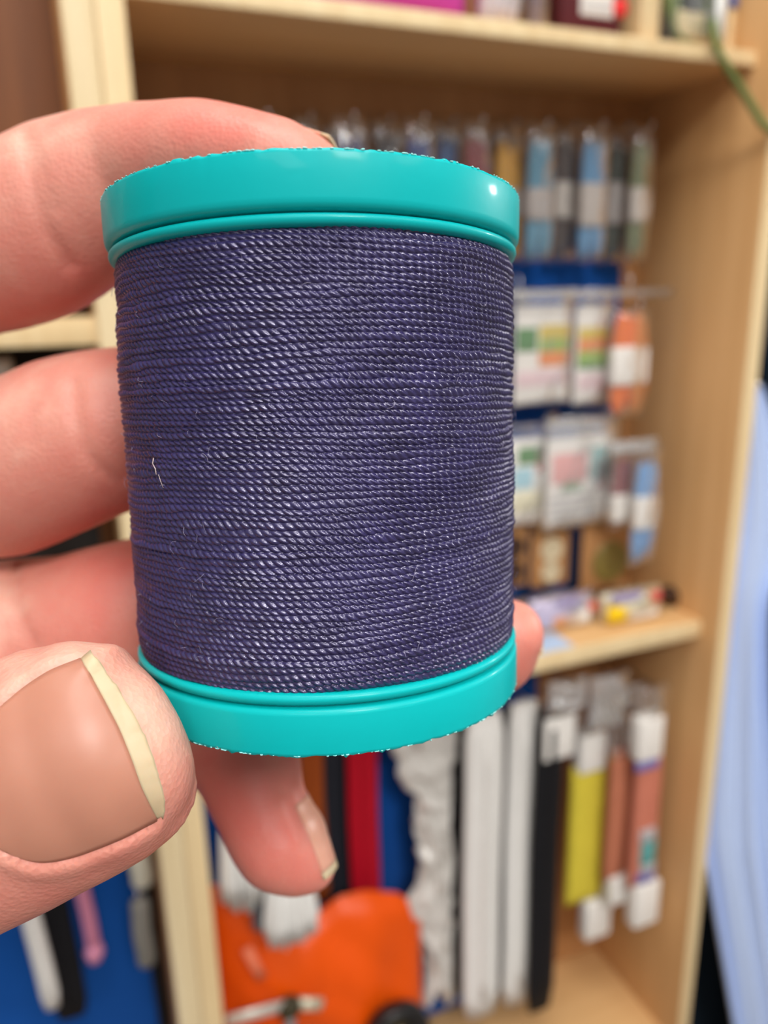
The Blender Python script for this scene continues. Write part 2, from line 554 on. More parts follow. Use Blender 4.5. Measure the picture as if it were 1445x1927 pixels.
YC = 0.104
gc = 'printed packets on the third row'
card((840, 828, 930, 985), YC, [(0.1, 0.2, 0.9, 0.8, P_TEAL)], 'teal printed packet of the third row, hidden behind the spool', gc, hk='steel display hook in the third row behind the spool')
card((938, 826, 1022, 986), YC, [(0.4, 0.1, 0.96, 0.3, P_GREEN), (0.3, 0.34, 0.75, 0.58, P_SKY), (0.84, 0.12, 1.0, 0.4, P_RED), (0.3, 0.62, 0.96, 0.86, P_CREAM)],
     'packet with green and pale blue print, third row, half hidden by the spool', gc, hk='steel display hook above the green and pale blue packet')
card((1026, 822, 1158, 986), YC - 0.006, [(0.08, 0.17, 0.56, 0.5, P_PINK), (0.62, 0.12, 0.98, 0.5, P_TEAL), (0.22, 0.5, 0.5, 0.6, P_GREEN), (0.05, 0.66, 0.92, 0.70, P_GREY), (0.05, 0.75, 0.92, 0.79, P_GREY), (0.05, 0.84, 0.8, 0.88, P_GREY)],
     'wide packet with a pink square beside a teal square, third row', gc, sleeve_mat=HAZY, top=0.022, hk='steel display hook above the pink and teal packet')
skein((1192, 866, 1232, 1056), YC - 0.042, col('thread_sky_blue', 120, 164, 214, noise=0.15, scale=400, bump=0.6, bscale=900), 'sky blue thread skein hanging lowest, against the side panel', 'thread skeins of the second and third rows', band=(0.34, 0.66), n=2, hook_lab='steel display hook carrying the sky blue skein')
skein((1152, 860, 1188, 990), YC - 0.021, col('thread_dusky_red', 150, 96, 98, noise=0.15, scale=400, bump=0.6, bscale=900), 'short dusky red thread skein left of the sky blue one', 'thread skeins of the second and third rows', band=(0.52, 0.92), n=2, hook_lab='steel display hook carrying the dusky red skein')
x0, x1, z0, z1 = rect(1146, 826, 1240, 852, YC - 0.06)
V, f = pillow(x0, x1, z0, z1, YC - 0.06, 0.006, 11, 9, 0.5, 0.001, 3)
tag(mk('bag_header', V, f, HAZY), 'clear crinkled bag header standing out above the sky blue skein', 'plastic bag')

# lowest row: kraft cards with buttons, standing at the back of the middle shelf
KRAFT = col('kraft_card', 176, 128, 82, noise=0.12)
OLIVE = col('olive_gold_button', 128, 112, 56, rough=0.35, spec=0.5)
YD = 0.118
SHELF_Z = SHELF_MID_Z0 + 0.018


def kraft(px, y, label, disc, disc_mat, discs):
    x0, x1, z0, z1 = rect(*px, y)
    z0 = max(z0, SHELF_Z + 0.001)
    o = empty('button_card', ((x0 + x1) / 2, y, z0), label, 'button card', 'button cards above the middle shelf')
    box('card', x0, x1, y - 0.002, y + 0.002, z0, z1, KRAFT, o, 0.0008)
    for (fx, fz, r) in discs:
        c = np.array([x0 + fx * (x1 - x0), y - 0.002, z1 - fz * (z1 - z0)])
        r *= (x1 - x0)
        V, f = lathe([(0, 0.0001), (0, r), (-0.0022, r), (-0.0034, r * 0.9), (-0.0036, r * 0.72), (-0.0024, r * 0.62), (-0.002, r * 0.25), (-0.003, r * 0.18), (-0.003, 0.0001)], c, (0, 1, 0), 28)
        mk(disc, V, f, disc_mat, o)
    hook((x0 + x1) / 2, z1 - 0.004, y - 0.008, 'steel display hook behind the ' + label.split(',')[0])
    return o


kraft((1000, 984, 1068, 1100), YD, 'kraft card with a cream patch, lowest row beside the spool', 'cream_button', col('cream_button', 206, 190, 158, rough=0.4), [(0.5, 0.42, 0.3), (0.5, 0.78, 0.26)])
kraft((1094, 980, 1182, 1102), YD - 0.006, 'kraft card with a round olive button, lowest row', 'button', OLIVE, [(0.58, 0.62, 0.37)])
kraft((925, 990, 990, 1104), YD, 'brown kraft card in the lowest row, half hidden by the spool', 'button', col('brown_button', 66, 46, 36, rough=0.4), [(0.6, 0.35, 0.3), (0.6, 0.75, 0.3)])


# packets lying on the middle shelf
def pouch(px, y, t, mat, label, bits, name='thread_packet', cat='packet'):
    x0, x1, z0, z1 = rect(*px, y)
    z1 = z1 - z0 + SHELF_Z; z0 = SHELF_Z + 0.0003
    o = empty(name, ((x0 + x1) / 2, y, z0), label, cat, 'packets lying on the middle shelf')
    V, f = pillow(x0, x1, z0, z1, y, t, 17, 15, 0.6, 0.001, int(px[0]))
    mk('pouch', V, f, mat, o)
    w, h = x1 - x0, z1 - z0
    for (a, b, c, d, mt, nm) in bits:
        V, f = pillow(x0 + a * w, x0 + c * w, z1 - d * h, z1 - b * h, y - t * 0.36, t * 0.34, 9, 9, 0.6)
        mk(nm, V, f, mt, o)
    V, f = pillow(x0 - 0.002, x1 + 0.002, z0, z1 + 0.002, y, t * 1.12, 11, 11, 0.55, 0.0008, 5)
    mk('wrapper', V, f, CLEAR, o)
    return o


LAV = col('lavender_paper', 196, 186, 214); LAVD = col('grey_lavender', 150, 140, 176)
pouch((992, 1106, 1112, 1166), 0.075, 0.03, LAV, 'lavender and white packet with an orange spot lying on the middle shelf', [(0.3, 0.0, 0.72, 0.3, LAVD, 'folded_flap'), (0.28, 0.5, 0.52, 0.86, P_OR, 'thread_ball'), (0.82, 0.28, 0.97, 0.56, P_RED, 'thread_end'), (0.55, 0.35, 0.9, 0.9, PAPER, 'paper_label')])
pouch((1130, 1120, 1238, 1174), 0.062, 0.03, col('cream_packet', 238, 230, 196), 'yellow and cream packet lying at the right end of the middle shelf', [(0.0, 0.3, 0.36, 0.9, col('thread_yellow', 240, 200, 30), 'thread_ball'), (0.68, 0.06, 0.9, 0.45, P_RED, 'thread_end'), (0.04, -0.05, 0.6, 0.26, LAVD, 'folded_flap'), (0.3, 0.55, 0.9, 0.92, PAPER, 'paper_label')])
x0, x1, z0, z1 = rect(1240, 1128, 1284, 1166, 0.07)
h_ = 1.0 * (x1 - x0)
V, f = lathe([(-0.5 * h_, 0.0001), (-0.45 * h_, 0.16 * h_), (-0.2 * h_, 0.3 * h_), (0.2 * h_, 0.3 * h_), (0.45 * h_, 0.16 * h_), (0.5 * h_, 0.0001)], np.array([(x0 + x1) / 2, 0.07, SHELF_Z + 0.0085]), (0.9, -0.1, -0.42), 18)
V[:, 2] += SHELF_Z + 0.0003 - V[:, 2].min()
tag(mk('toggle_button', V, f, col('dark_brown_wood', 62, 38, 24, rough=0.45)), 'dark brown wooden toggle lying at the end of the middle shelf', 'button')
x0, x1, z0, z1 = rect(985, 1170, 1078, 1222, 0.03)
tag(box('shelf_ticket', x0, x1, 0.027, 0.062, SHELF_Z + 0.0002, SHELF_Z + 0.0014, col('pale_blue_ticket', 176, 196, 222), None, 0.0004), 'pale blue paper ticket lying at the front of the middle shelf', 'ticket')

# ================================================================== LOWER COMPARTMENT
FLOOR_Z = SHELF_LOW_Z1


def strip(px, y, mat, label, group, t=0.008, tag_px=None, tag_mat=None, coil=True, bottom=True, name='hanging_strip', skew=0.0, cat='trim strip', hk=True, coil_mat=None):
    x0, x1, z0, z1 = rect(*px, y)
    z0 = max(z0, FLOOR_Z + 0.0015)
    o = empty(name, ((x0 + x1) / 2, y, z0), label, cat, group)
    n = 15
    zz = np.linspace(z0, z1, n); s = np.linspace(0, 1, n)
    P = np.stack([(x0 + x1) / 2 + skew * (1 - s) + 0.0006 * np.sin(s * 9), y + 0.001 * np.sin(s * 7 + x0 * 50), zz], -1)
    rad = np.full(n, (x1 - x0) / 2); rad[0] *= 0.8; rad[-1] *= 0.8
    V, f = tube(P, rad, 14, True, flat=min(1.0, t / (x1 - x0)), flat_axis=(0, 1, 0))
    mk('tape', V, f, mat, o)
    if coil:
        Pc = P.copy(); Pc[:, 1] -= t / 2
        V, f = tube(Pc[1:-1], (x1 - x0) * 0.09, 8)
        mk('ridge', V, f, coil_mat or mat, o)
    if tag_px:
        a0, a1, c0, c1 = rect(*tag_px, y)
        box('header_card', a0, a1, y - t / 2 - 0.0012, y - t / 2 + 0.0005, c0, c1, tag_mat or PAPER, o, 0.0004)
    if hk:
        ztop = min(z1 + 0.004, SHELF_MID_Z0 - 0.02)
        V, f = tube([((x0 + x1) / 2, y, z1 - 0.004), ((x0 + x1) / 2, y, ztop), ((x0 + x1) / 2, BACK_Y - 0.0016 if (x0 + x1) / 2 > -0.115 else BOARD - 0.0016, ztop)], 0.0013, 8)
        mk('hanger', V, f, STEEL, o)
    return o


gz = 'black and white strips hanging in the lower compartment'
strip((848, 1330, 882, 1868), 0.120, BLACK, 'narrow black strip between the crinkled silver bag and the wide white strip', gz)
strip((872, 1345, 942, 1904), 0.078, WHITE, 'wide white strip hanging left of the other white one', gz, t=0.014)
strip((936, 1330, 960, 1862), 0.102, BLACK, 'thin black strip standing in for the dark gap between the two white strips', gz)  # black strip put in for the dark gap
strip((950, 1322, 1006, 1880), 0.086, WHITE, 'narrower white strip hanging left of the broad black one', gz, t=0.014)
strip((1000, 1326, 1052, 1892), 0.070, BLACK, 'broad black strip with a white header card, left of the yellow packet', gz, tag_px=(1020, 1345, 1076, 1422), skew=-0.001)
for i, (a, b, c, d) in enumerate([(760, 1340, 800, 1860)]):
    pass

# wrapped packs at the right
gw = 'wrapped packs hanging at the right of the lower compartment'


def wrapped(px, y, mat, caps, label, extra=()):
    x0, x1, z0, z1 = rect(*px, y)
    o = empty('wrapped_pack', ((x0 + x1) / 2, y, z0), label, 'wrapped pack', gw)
    V, f = pillow(x0, x1, z0, z1, y, 0.016, 13, 23, 0.4, 0.0006, int(px[0]))
    mk('fabric_roll', V, f, mat, o)
    for cp in caps:
        a0, a1, c0, c1 = rect(*cp, y)
        bm = bmesh.new(); bm_box(bm, a0, a1, y - 0.0095, y + 0.009, c0, c1, 0.004, 3)
        from_bm('paper_end', bm, PAPER, o)
    for (cp, mt, nm) in extra:
        a0, a1, c0, c1 = rect(*cp, y)
        box(nm, a0, a1, y - 0.0102, y - 0.006, c0, c1, mt, o, 0.0006)
    zt = max(rect(*cp, y)[3] for cp in caps) if caps else z1
    zt = max(zt, z1)
    V, f = pillow(x0 - 0.001, x1 + 0.001, zt - 0.012, min(zt + 0.035, SHELF_MID_Z0 - 0.004), y, 0.018, 11, 25, 0.35, 0.0008, int(px[0]) + 1)
    mk('clear_bag', V, f, CLEAR, o)
    zh = min(zt + 0.02, SHELF_MID_Z0 - 0.016)
    V, f = tube([((x0 + x1) / 2, y - 0.004, zh + 0.004), ((x0 + x1) / 2, y + 0.002, zh), ((x0 + x1) / 2 + 0.016, y + 0.022, zh), ((x0 + x1) / 2 + 0.016, BACK_Y - 0.0016, zh)], 0.0013, 8)
    mk('hanger', V, f, STEEL, o)
    return o


wrapped((1068, 1436, 1136, 1694), 0.092, col('yellow_tape', 214, 196, 66), [(1084, 1374, 1134, 1446), (1096, 1688, 1142, 1756)], 'yellow wrapped pack with white paper ends, right of the broad black strip')
wrapped((1142, 1408, 1186, 1650), 0.069, col('salmon_tape', 190, 118, 90), [(1142, 1642, 1180, 1692)], 'salmon wrapped pack between the yellow one and the rightmost salmon one')
wrapped((1188, 1420, 1236, 1662), 0.046, col('salmon_red_tape', 198, 120, 98), [(1194, 1344, 1240, 1424), (1186, 1656, 1232, 1732)], 'rightmost salmon wrapped pack with white ends and a small teal print',
        [((1196, 1552, 1222, 1576), P_GREY, 'print_frame'), ((1196, 1572, 1222, 1616), P_TEAL, 'teal_print'), ((1196, 1616, 1222, 1632), P_GREY, 'print_frame'), ((1188, 1426, 1228, 1440), col('violet_line', 116, 110, 168), 'violet_line'), ((1190, 1634, 1220, 1650), col('violet_line2', 116, 110, 168), 'violet_line')])
for k, (px, y, lab) in enumerate([((1030, 1276, 1104, 1338), 0.060, 'crinkled clear bag top above the white header card'), ((1108, 1266, 1182, 1372), 0.068, 'crinkled clear bag top above the yellow wrapped pack'), ((1182, 1284, 1216, 1338), 0.092, 'crinkled clear bag top nearest the side panel, lower compartment')]):
    x0, x1, z0, z1 = rect(*px, y)
    z1 = min(z1, SHELF_MID_Z0 - 0.006)
    V, f = pillow(x0, x1, z0, z1, y, 0.014, 15, 17, 0.4, 0.004, 40 + k)
    o = empty('plastic_bag', ((x0 + x1) / 2, y, z0), lab, 'plastic bag', 'crinkled bag tops')
    mk('bag', V, f, HAZY, o)
    V, f = tube([((x0 + x1) / 2, y - 0.006, z1 - 0.004), ((x0 + x1) / 2, y, z1 - 0.006), ((x0 + x1) / 2, (BACK_Y if k else BOARD) - 0.0016, z1 - 0.006)], 0.0013, 8)
    mk('hanger', V, f, STEEL, o)

# crinkled silvery bag, left of the strips
y = 0.098
lpts = [(1330, 742), (1400, 738), (1450, 750), (1500, 776), (1560, 770), (1610, 790), (1660, 784), (1700, 762), (1740, 786), (1790, 792), (1830, 800), (1880, 800)]
nz_, nx_ = 120, 36
zs = np.linspace(0, 1, nz_)
ypx = 1330 + zs * 550
lx = np.interp(ypx, [p[0] for p in lpts], [p[1] for p in lpts])
G = np.zeros((nx_, nz_, 3)); r_ = np.random.default_rng(21)
cr = np.zeros((nx_, nz_))
TT, ZZ = np.meshgrid(np.linspace(0, 1, nx_), zs * 5.2, indexing='ij')
for (cells, amp_) in ((46, 0.020), (150, 0.008)):
    sx, sz = r_.uniform(0, 1, cells), r_.uniform(0, 5.2, cells)
    gxs, gzs = r_.normal(size=cells), r_.normal(size=cells)
    near_i = ((TT[..., None] - sx) ** 2 + (ZZ[..., None] - sz) ** 2).argmin(-1)
    cr += amp_ * np.clip(gxs[near_i] * (TT - sx[near_i]) + gzs[near_i] * (ZZ - sz[near_i]), -0.7, 0.7)
cr[1:-1] = (cr[:-2] + 2 * cr[1:-1] + cr[2:]) / 4
cr[:, 1:-1] = (cr[:, :-2] + 2 * cr[:, 1:-1] + cr[:, 2:]) / 4
for j in range(nz_):
    a = at_y(lx[j], ypx[j], y); b = at_y(852, ypx[j], y)
    t = np.linspace(0, 1, nx_)
    prof = (np.sin(np.pi * np.clip(t, 0.0, 1)) ** 0.5)
    G[:, j, 0] = a[0] + (b[0] - a[0]) * t + cr[:, j] * 0.5
    G[:, j, 1] = y - 0.008 * prof + cr[:, j] * prof
    G[:, j, 2] = np.maximum(a[2] + (b[2] - a[2]) * t, FLOOR_Z + 0.001)
Fg = grid_faces(nx_, nz_)
back = G.copy(); back[:, :, 1] = y + 0.006 * (np.sin(np.pi * np.linspace(0, 1, nx_)) ** 0.5)[:, None]
V = np.vstack([G.reshape(-1, 3), back.reshape(-1, 3)])
SILVER = plain('crinkled_grey_film', srgb(206, 202, 196), rough=0.22, spec=0.9, noise=0.06, scale=90)
o = empty('crinkled_bag', (V[:, 0].mean(), y, V[:, 2].min()), 'crinkled silvery plastic bag between the blue board and the narrow black strip', 'plastic bag')
mk('film', V, np.vstack([Fg, Fg[:, ::-1] + nx_ * nz_]), SILVER, o)
xh = V[:, 0].mean() + 0.01
V, f = tube([(xh, y, V[:, 2].max() - 0.004), (xh, BOARD - 0.0016, V[:, 2].max() - 0.004)], 0.0013, 8)
mk('hanger', V, f, STEEL, o)

gr = 'dark and red strips above the orange bag'
strip((566, 1330, 612, 1700), 0.116, col('rust_strip', 146, 68, 22), 'rust brown strip hanging just right of the little finger', gr)
strip((610, 1330, 654, 1712), 0.134, col('charcoal_strip', 36, 38, 46), 'charcoal strip between the rust brown and the red one', gr)
strip((654, 1330, 712, 1722), 0.120, col('crimson_strip', 176, 10, 34), 'crimson red strip hanging above the orange bag', gr, t=0.012)


# white tassels
def tassel(px, y, label, mat, sd):
    x0, x1, z0, z1 = rect(*px, y)
    o = empty('tassel', ((x0 + x1) / 2, y, z0), label, 'tassel', 'white tassels over the orange bag')
    V, f = tube([((x0 + x1) / 2, y, z1 + 0.012), ((x0 + x1) / 2, y, z1 - 0.002), ((x0 + x1) / 2, y, z1 - 0.01)], [0.007, 0.011, 0.009], 14)
    mk('knot', V, f, mat, o)
    r2 = np.random.default_rng(sd)
    parts = []
    for i in range(90):
        a = r2.uniform(0, 6.28); q = math.sqrt(r2.uniform(0, 1))
        xb = (x0 + x1) / 2 + math.cos(a) * q * (x1 - x0) / 2
        yb = y + math.sin(a) * q * 0.012
        ze = z0 + r2.uniform(0, 0.1) * (z1 - z0) + 0.12 * (z1 - z0) * q ** 3
        P = [((x0 + x1) / 2 + 0.3 * (xb - (x0 + x1) / 2), y + 0.3 * (yb - y), z1), (0.2 * (x0 + x1) / 2 + 0.8 * xb, yb, z1 - 0.35 * (z1 - z0)), (xb, yb, z1 - 0.7 * (z1 - z0)), (xb + r2.normal() * 0.0008, yb, ze)]
        parts.append(tube(P, [0.0020, 0.0026, 0.0026, 0.0016], 6))
    V, f = join(parts)
    fr = mk('fringe', V, f, mat, o); fr['kind'] = 'stuff'
    V, f = tube([((x0 + x1) / 2, y, z1 + 0.008), ((x0 + x1) / 2, y + 0.002, z1 + 0.03), ((x0 + x1) / 2, BOARD - 0.0016, z1 + 0.034)], 0.0012, 8)
    mk('cord', V, f, mat, o)
    return o


tassel((412, 1480, 492, 1716), 0.016, 'white fringed tassel beside the post, left of the little finger', WHITE, 1)
tassel((494, 1600, 594, 1780), 0.014, 'white fringed tassel hanging below the tip of the little finger', WHITE, 2)
strip((468, 1560, 506, 1752), 0.034, col('slate_strip', 92, 98, 104), 'slate grey strip behind the two white tassels', gr, coil=False, t=0.005)

# orange bag
y = 0.082
x0, x1, z0, z1 = rect(402, 1676, 792, 1990, y)
z0 = FLOOR_Z + 0.0005
ORANGE = plain('orange_fabric', srgb(228, 82, 2), rough=0.4, spec=0.3, noise=0.12, scale=14)
o = empty('orange_bag', ((x0 + x1) / 2, y, z0), 'bright orange folded bag standing on the low shelf under the red strip', 'bag')
nx_, nz_ = 46, 36
u = np.linspace(0, 1, nx_); w = np.linspace(0, 1, nz_)
U, W = np.meshgrid(u, w, indexing='ij')
tx = [402, 440, 490, 560, 610, 650, 700, 760, 780, 792]; ty = [1690, 1696, 1740, 1770, 1742, 1712, 1700, 1704, 1714, 1760]
topz = np.interp(U, [(at_y(q, 1700, y - 0.02)[0] - x0) / (x1 - x0) for q in tx], [at_y(q, w_, y - 0.02)[2] for q, w_ in zip(tx, ty)])
X = x0 + U * (x1 - x0)
Zc = z0 + W * (topz - z0)
fold = 0.006 * np.sin(9 * W + 4 * U) + 0.004 * np.sin(17 * U - 6 * W + 1) + 0.003 * np.abs(np.sin(14 * W + 11 * U))
prof = np.clip((1 - np.abs(2 * U - 1) ** 4) * (1 - np.clip(W * 1.02 - 0.02, 0, 1) ** 9), 0, 1) ** 0.5
front = np.stack([X, y - 0.030 * prof - fold * prof, Zc], -1).reshape(-1, 3)
back = np.stack([X, y + 0.016 * prof, Zc], -1).reshape(-1, 3)
Fg = grid_faces(nx_, nz_)
mk('body', np.vstack([front, back]), np.vstack([Fg, Fg[:, ::-1] + nx_ * nz_]), ORANGE, o)
a0, a1, c0, c1 = rect(458, 1772, 494, 1836, y - 0.032)
V, f = tube([(a0 + 0.003, y - 0.037, c1), ((a0 + a1) / 2, y - 0.039, (c0 + c1) / 2), (a1 - 0.003, y - 0.038, c0)], 0.005, 10, True, 0.3, (0, 1, 0))
mk('pink_tab', V, f, col('salmon_tab', 236, 130, 96), o)

# metal clasp and dark disc in front of the orange bag
y = 0.030
p0, p1, p2, p3 = at_y(425, 1922, y), at_y(535, 1892, y), at_y(560, 1886, y), at_y(604, 1890, y)
o = empty('metal_clasp', tuple(at_y(520, 1960, y)), 'whitish metal clasp in front of the orange bag, at the bottom edge', 'clasp')
V, f = tube([p0, (p0 + p1) / 2, p1], 0.0065, 12, True, 0.5, (0, 1, 0)); mk('arm', V, f, plain('dull_nickel', srgb(206, 200, 190), rough=0.35, spec=0.6, metal=0.3), o)
V, f = tube([p2 - np.array([0, 0, .002]), p3], 0.007, 12, True, 0.6, (0, 1, 0)); mk('end_piece', V, f, plain('pale_nickel', srgb(206, 200, 176), rough=0.35, spec=0.6, metal=0.3), o)
kx = at_y(545, 1896, y)
V, f = lathe([(-0.008, 0.0001), (-0.007, 0.008), (-0.003, 0.012), (0.003, 0.012), (0.007, 0.008), (0.008, 0.0001)], kx, (0, 1, 0), 20); mk('hinge', V, f, col('dark_olive_hinge', 62, 56, 40, rough=0.4), o)
V, f = tube([at_y(545, 1900, y), at_y(548, 1990, y)], 0.006, 10); mk('stem', V, f, STEEL, o)
dc = at_y(746, 1946, y)
o = empty('black_reel', tuple(dc), 'black round reel with a pale hub, at the bottom edge below the orange bag', 'reel')
rr = np.linalg.norm(at_y(800, 1946, y) - dc)
V, f = lathe([(0.008, rr * 0.3), (0.008, rr * 0.96), (0.005, rr), (-0.005, rr), (-0.008, rr * 0.96), (-0.008, rr * 0.75), (-0.005, rr * 0.7), (-0.005, rr * 0.3)], dc, (0, 1, 0), 40, True); mk('rim', V, f, col('black_plastic', 22, 22, 24, rough=0.35, spec=0.5), o)
V, f = lathe([(0.006, 0.0001), (0.006, rr * 0.3), (-0.007, rr * 0.3), (-0.008, rr * 0.22), (-0.008, 0.0001)], dc, (0, 1, 0), 24); mk('hub', V, f, col('pale_hub', 196, 176, 128), o)

# ================================================================== LEFT BOOKCASE CONTENT
gl = 'trims hanging in the left bookcase'


def strip_left(px, y, mat, label, **kw):
    global FLOOR_Z
    keep = FLOOR_Z; FLOOR_Z = 0.0785
    o = strip(px, y, mat, label, gl, hk=False, **kw)
    FLOOR_Z = keep
    x0, x1, z0, z1 = rect(*px, y)
    xm = (x0 + x1) / 2
    V, f = tube([(xm, y, z1 - 0.003), (xm, y, z1 + 0.008), (xm, BOARD - 0.0016, z1 + 0.008)], 0.0013, 8)
    mk('hanger', V, f, STEEL, o)
    return o


strip_left((22, 1500, 62, 1912), 0.085, WHITE, 'white strip hanging at the lower left, below the thumb', t=0.012, skew=0.010)
strip_left((60, 1500, 130, 1925), 0.110, BLACK, 'black strip hanging right of the white one, lower left', skew=0.004)
pk = strip_left((128, 1500, 158, 1800), 0.090, col('rose_pink_tape', 200, 128, 156), 'pink strip with a bulbous end hanging below the thumb', t=0.012, skew=0.006)
x0, x1, z0, z1 = rect(128, 1500, 158, 1800, 0.090)
V, f = lathe([(-0.011, 0.0001), (-0.009, 0.006), (0, 0.0088), (0.008, 0.0065), (0.011, 0.0001)], np.array([(x0 + x1) / 2 + 0.006, 0.088, z0 + 0.001]), (0.1, 0, 1), 18)
mk('end_bulb', V, f, col('rose_pink_bulb', 206, 136, 164), pk)
strip_left((240, 1560, 284, 1668), 0.098, col('ivory_tape', 204, 202, 186), 'short ivory strip next to the post, upper of two', t=0.016, coil=False)
strip_left((250, 1692, 288, 1818), 0.092, col('grey_beige_tape', 134, 132, 126), 'short grey beige strip next to the post, lower of two', t=0.014)
strip_left((278, 1560, 304, 1990), 0.130, BLACK, 'black strip added for the shade in the corner against the post', t=0.006)  # black strip added where the post shades the corner

# things on and under the left shelf
sh_z = 1.377
bx = rect(30, 570, 176, 640, 0.06)
V, f = pillow(-0.64, -0.592, sh_z + 0.0005, sh_z + 0.05, 0.06, 0.03, 13, 13, 0.5, 0.002, 3)
tag(mk('fabric_bundle', V, f, col('pale_grey_bundle', 186, 182, 178)), 'pale grey bundle on the left shelf, between the fingers', 'fabric bundle')
V, f = pillow(-0.592, -0.573, sh_z + 0.0005, sh_z + 0.06, 0.05, 0.02, 9, 13, 0.5, 0.001, 4)
tag(mk('fabric_bundle', V, f, col('dark_bundle', 44, 40, 38)), 'dark bundle on the left shelf in the corner by the post', 'fabric bundle')
o = empty('dark_garment', (-0.80, 0.09, 1.06), 'dark cloth hanging below the left shelf, seen between the fingers', 'cloth')
nx_, nz_ = 60, 16
U, W = np.meshgrid(np.linspace(0, 1, nx_), np.linspace(0, 1, nz_), indexing='ij')
X = -1.08 + U * 0.495; Zc = 1.049 + W * 0.309
Yc = 0.09 + 0.014 * np.sin(U * 40 + W * 1.5) + 0.006 * np.sin(U * 17 + 3)
Gc = np.stack([X, Yc, Zc], -1).reshape(-1, 3)
Fg = grid_faces(nx_, nz_)
Gb = Gc.copy(); Gb[:, 1] += 0.004
mk('cloth', np.vstack([Gc, Gb]), np.vstack([Fg, Fg[:, ::-1] + nx_ * nz_]), col('near_black_cloth', 40, 36, 34, rough=0.9), o)
wb = at_y(8, 690, 0.07)
V, f = pillow(wb[0] - 0.03, wb[0] + 0.006, wb[2] - 0.02, wb[2] + 0.006, 0.066, 0.012, 11, 11, 0.5)
mk('white_label', V, f, PAPER, o)

# ================================================================== TOP SHELF CONTENT
TZ = SHELF_TOP_Z0 + 0.012


def on_top(px, y, zh):
    x0, x1, _, _ = rect(*px, y)
    return x0, x1, TZ + 0.0004, TZ + zh


gt = 'items along the front of the top shelf'
x0, x1, z0, z1 = on_top((560, 0, 876, 10), 0.062, 0.11)
o = empty('magenta_pack', ((x0 + x1) / 2, 0.062, z0), 'magenta pack on the top shelf, only its bottom edge in view', 'packet', gt)
V, f = pillow(x0, x1, z0, z1, 0.062, 0.04, 17, 15, 0.4, 0.001, 8); mk('pouch', V, f, col('magenta_fabric', 196, 70, 160), o)
box('label', x0 + 0.03, x1 - 0.04, 0.0395, 0.0415, z0 + 0.03, z1 - 0.03, PAPER, o, 0.0005)
x0, x1, z0, z1 = on_top((902, 0, 978, 22), 0.05, 0.11)
o = empty('white_pack', ((x0 + x1) / 2, 0.05, z0), 'white bagged pack on the top shelf, right of the magenta pack', 'packet', gt)
V, f = pillow(x0, x1, z0, z1, 0.055, 0.03, 13, 15, 0.4, 0.002, 9); mk('pouch', V, f, col('lilac_white_film', 214, 204, 208, rough=0.35), o)
V, f = pillow(x0 - .002, x1 + .002, z0, z1 + 0.01, 0.055, 0.036, 11, 15, 0.4, 0.002, 10); mk('bag', V, f, CLEAR, o)
x0, x1, z0, z1 = on_top((996, 0, 1042, 34), 0.045, 0.11)
o = empty('clear_tube', ((x0 + x1) / 2, 0.055, z0), 'clear plastic tube with lilac contents on the top shelf, left of the maroon box', 'tube', gt)
c = np.array([(x0 + x1) / 2, 0.055, z0]); r = (x1 - x0) / 2
V, f = lathe([(0, 0.0001), (0, r), (z1 - z0, r), (z1 - z0, r * 0.92), (0.002, r * 0.92), (0.002, 0.0001)], c, (0, 0, 1), 28); mk('wall', V, f, CLEAR, o)
V, f = lathe([(0.0025, 0.0001), (0.0025, r * 0.55), (z1 - z0 - 0.01, r * 0.5), (z1 - z0 - 0.01, 0.0001)], c, (0, 0, 1), 24); mk('contents', V, f, col('lilac_contents', 168, 160, 196), o)
x0, x1, z0, z1 = on_top((1050, 0, 1164, 46), 0.05, 0.11)
o = empty('maroon_box', ((x0 + x1) / 2, 0.06, z0), 'maroon box with a white label and red dot on the top shelf', 'box', gt)
box('carton', x0, x1, 0.046, 0.090, z0, z1, col('maroon_board', 88, 36, 40, rough=0.4), o, 0.002)
a0, a1, _, _ = rect(1092, 0, 1154, 30, 0.046)
lz = at_y(1120, 31, 0.046)[2]
box('label', a0, a1, 0.0454, 0.0464, lz, z1 - 0.03, PAPER, o, 0.0004)
dcx = at_y(1168, 15, 0.0445)
V, f = lathe([(0, 0.0001), (0, 0.0075), (-0.0008, 0.0075), (-0.0008, 0.0001)], np.array([dcx[0], 0.0452, dcx[2]]), (0, 1, 0), 24); mk('red_dot', V, f, col('red_sticker', 226, 60, 60), o)
a0, a1, c0, c1 = rect(1098, 12, 1150, 18, 0.045)
box('print_line', a0, a1, 0.0450, 0.0456, c0, c1, P_GREY, o)
box('wrapper_edge', x1, x1 + 0.004, 0.050, 0.088, z0, z1, CLEAR, o, 0.001)
# olive yarn pack and its trailing strand
x0, x1, z0, z1 = on_top((1246, 0, 1368, 72), 0.05, 0.11)
o = empty('yarn_pack', ((x0 + x1) / 2, 0.055, z0), 'clear bag of olive green yarn with a trailing strand, right end of top shelf', 'yarn', gt)
OLV = col('olive_yarn', 104, 118, 66, noise=0.2, scale=500, bump=0.5)
parts = []
for i in range(5):
    t = np.linspace(0, 2 * np.pi, 25)
    xc, w_ = x0 + (0.5 + 0.04 * (i - 2)) * (x1 - x0), (0.40 - 0.05 * i) * (x1 - x0)
    P = np.stack([xc + w_ * np.cos(t), 0.055 - 0.006 + 0.004 * i + 0.002 * np.sin(3 * t), (z0 + z1) / 2 - 0.012 + ((z1 - z0) / 2 - 0.02 - 0.004 * i) * np.sin(t)], -1)
    parts.append(tube(P, 0.0032, 8))
V, f = join(parts); mk('hank', V, f, OLV, o)
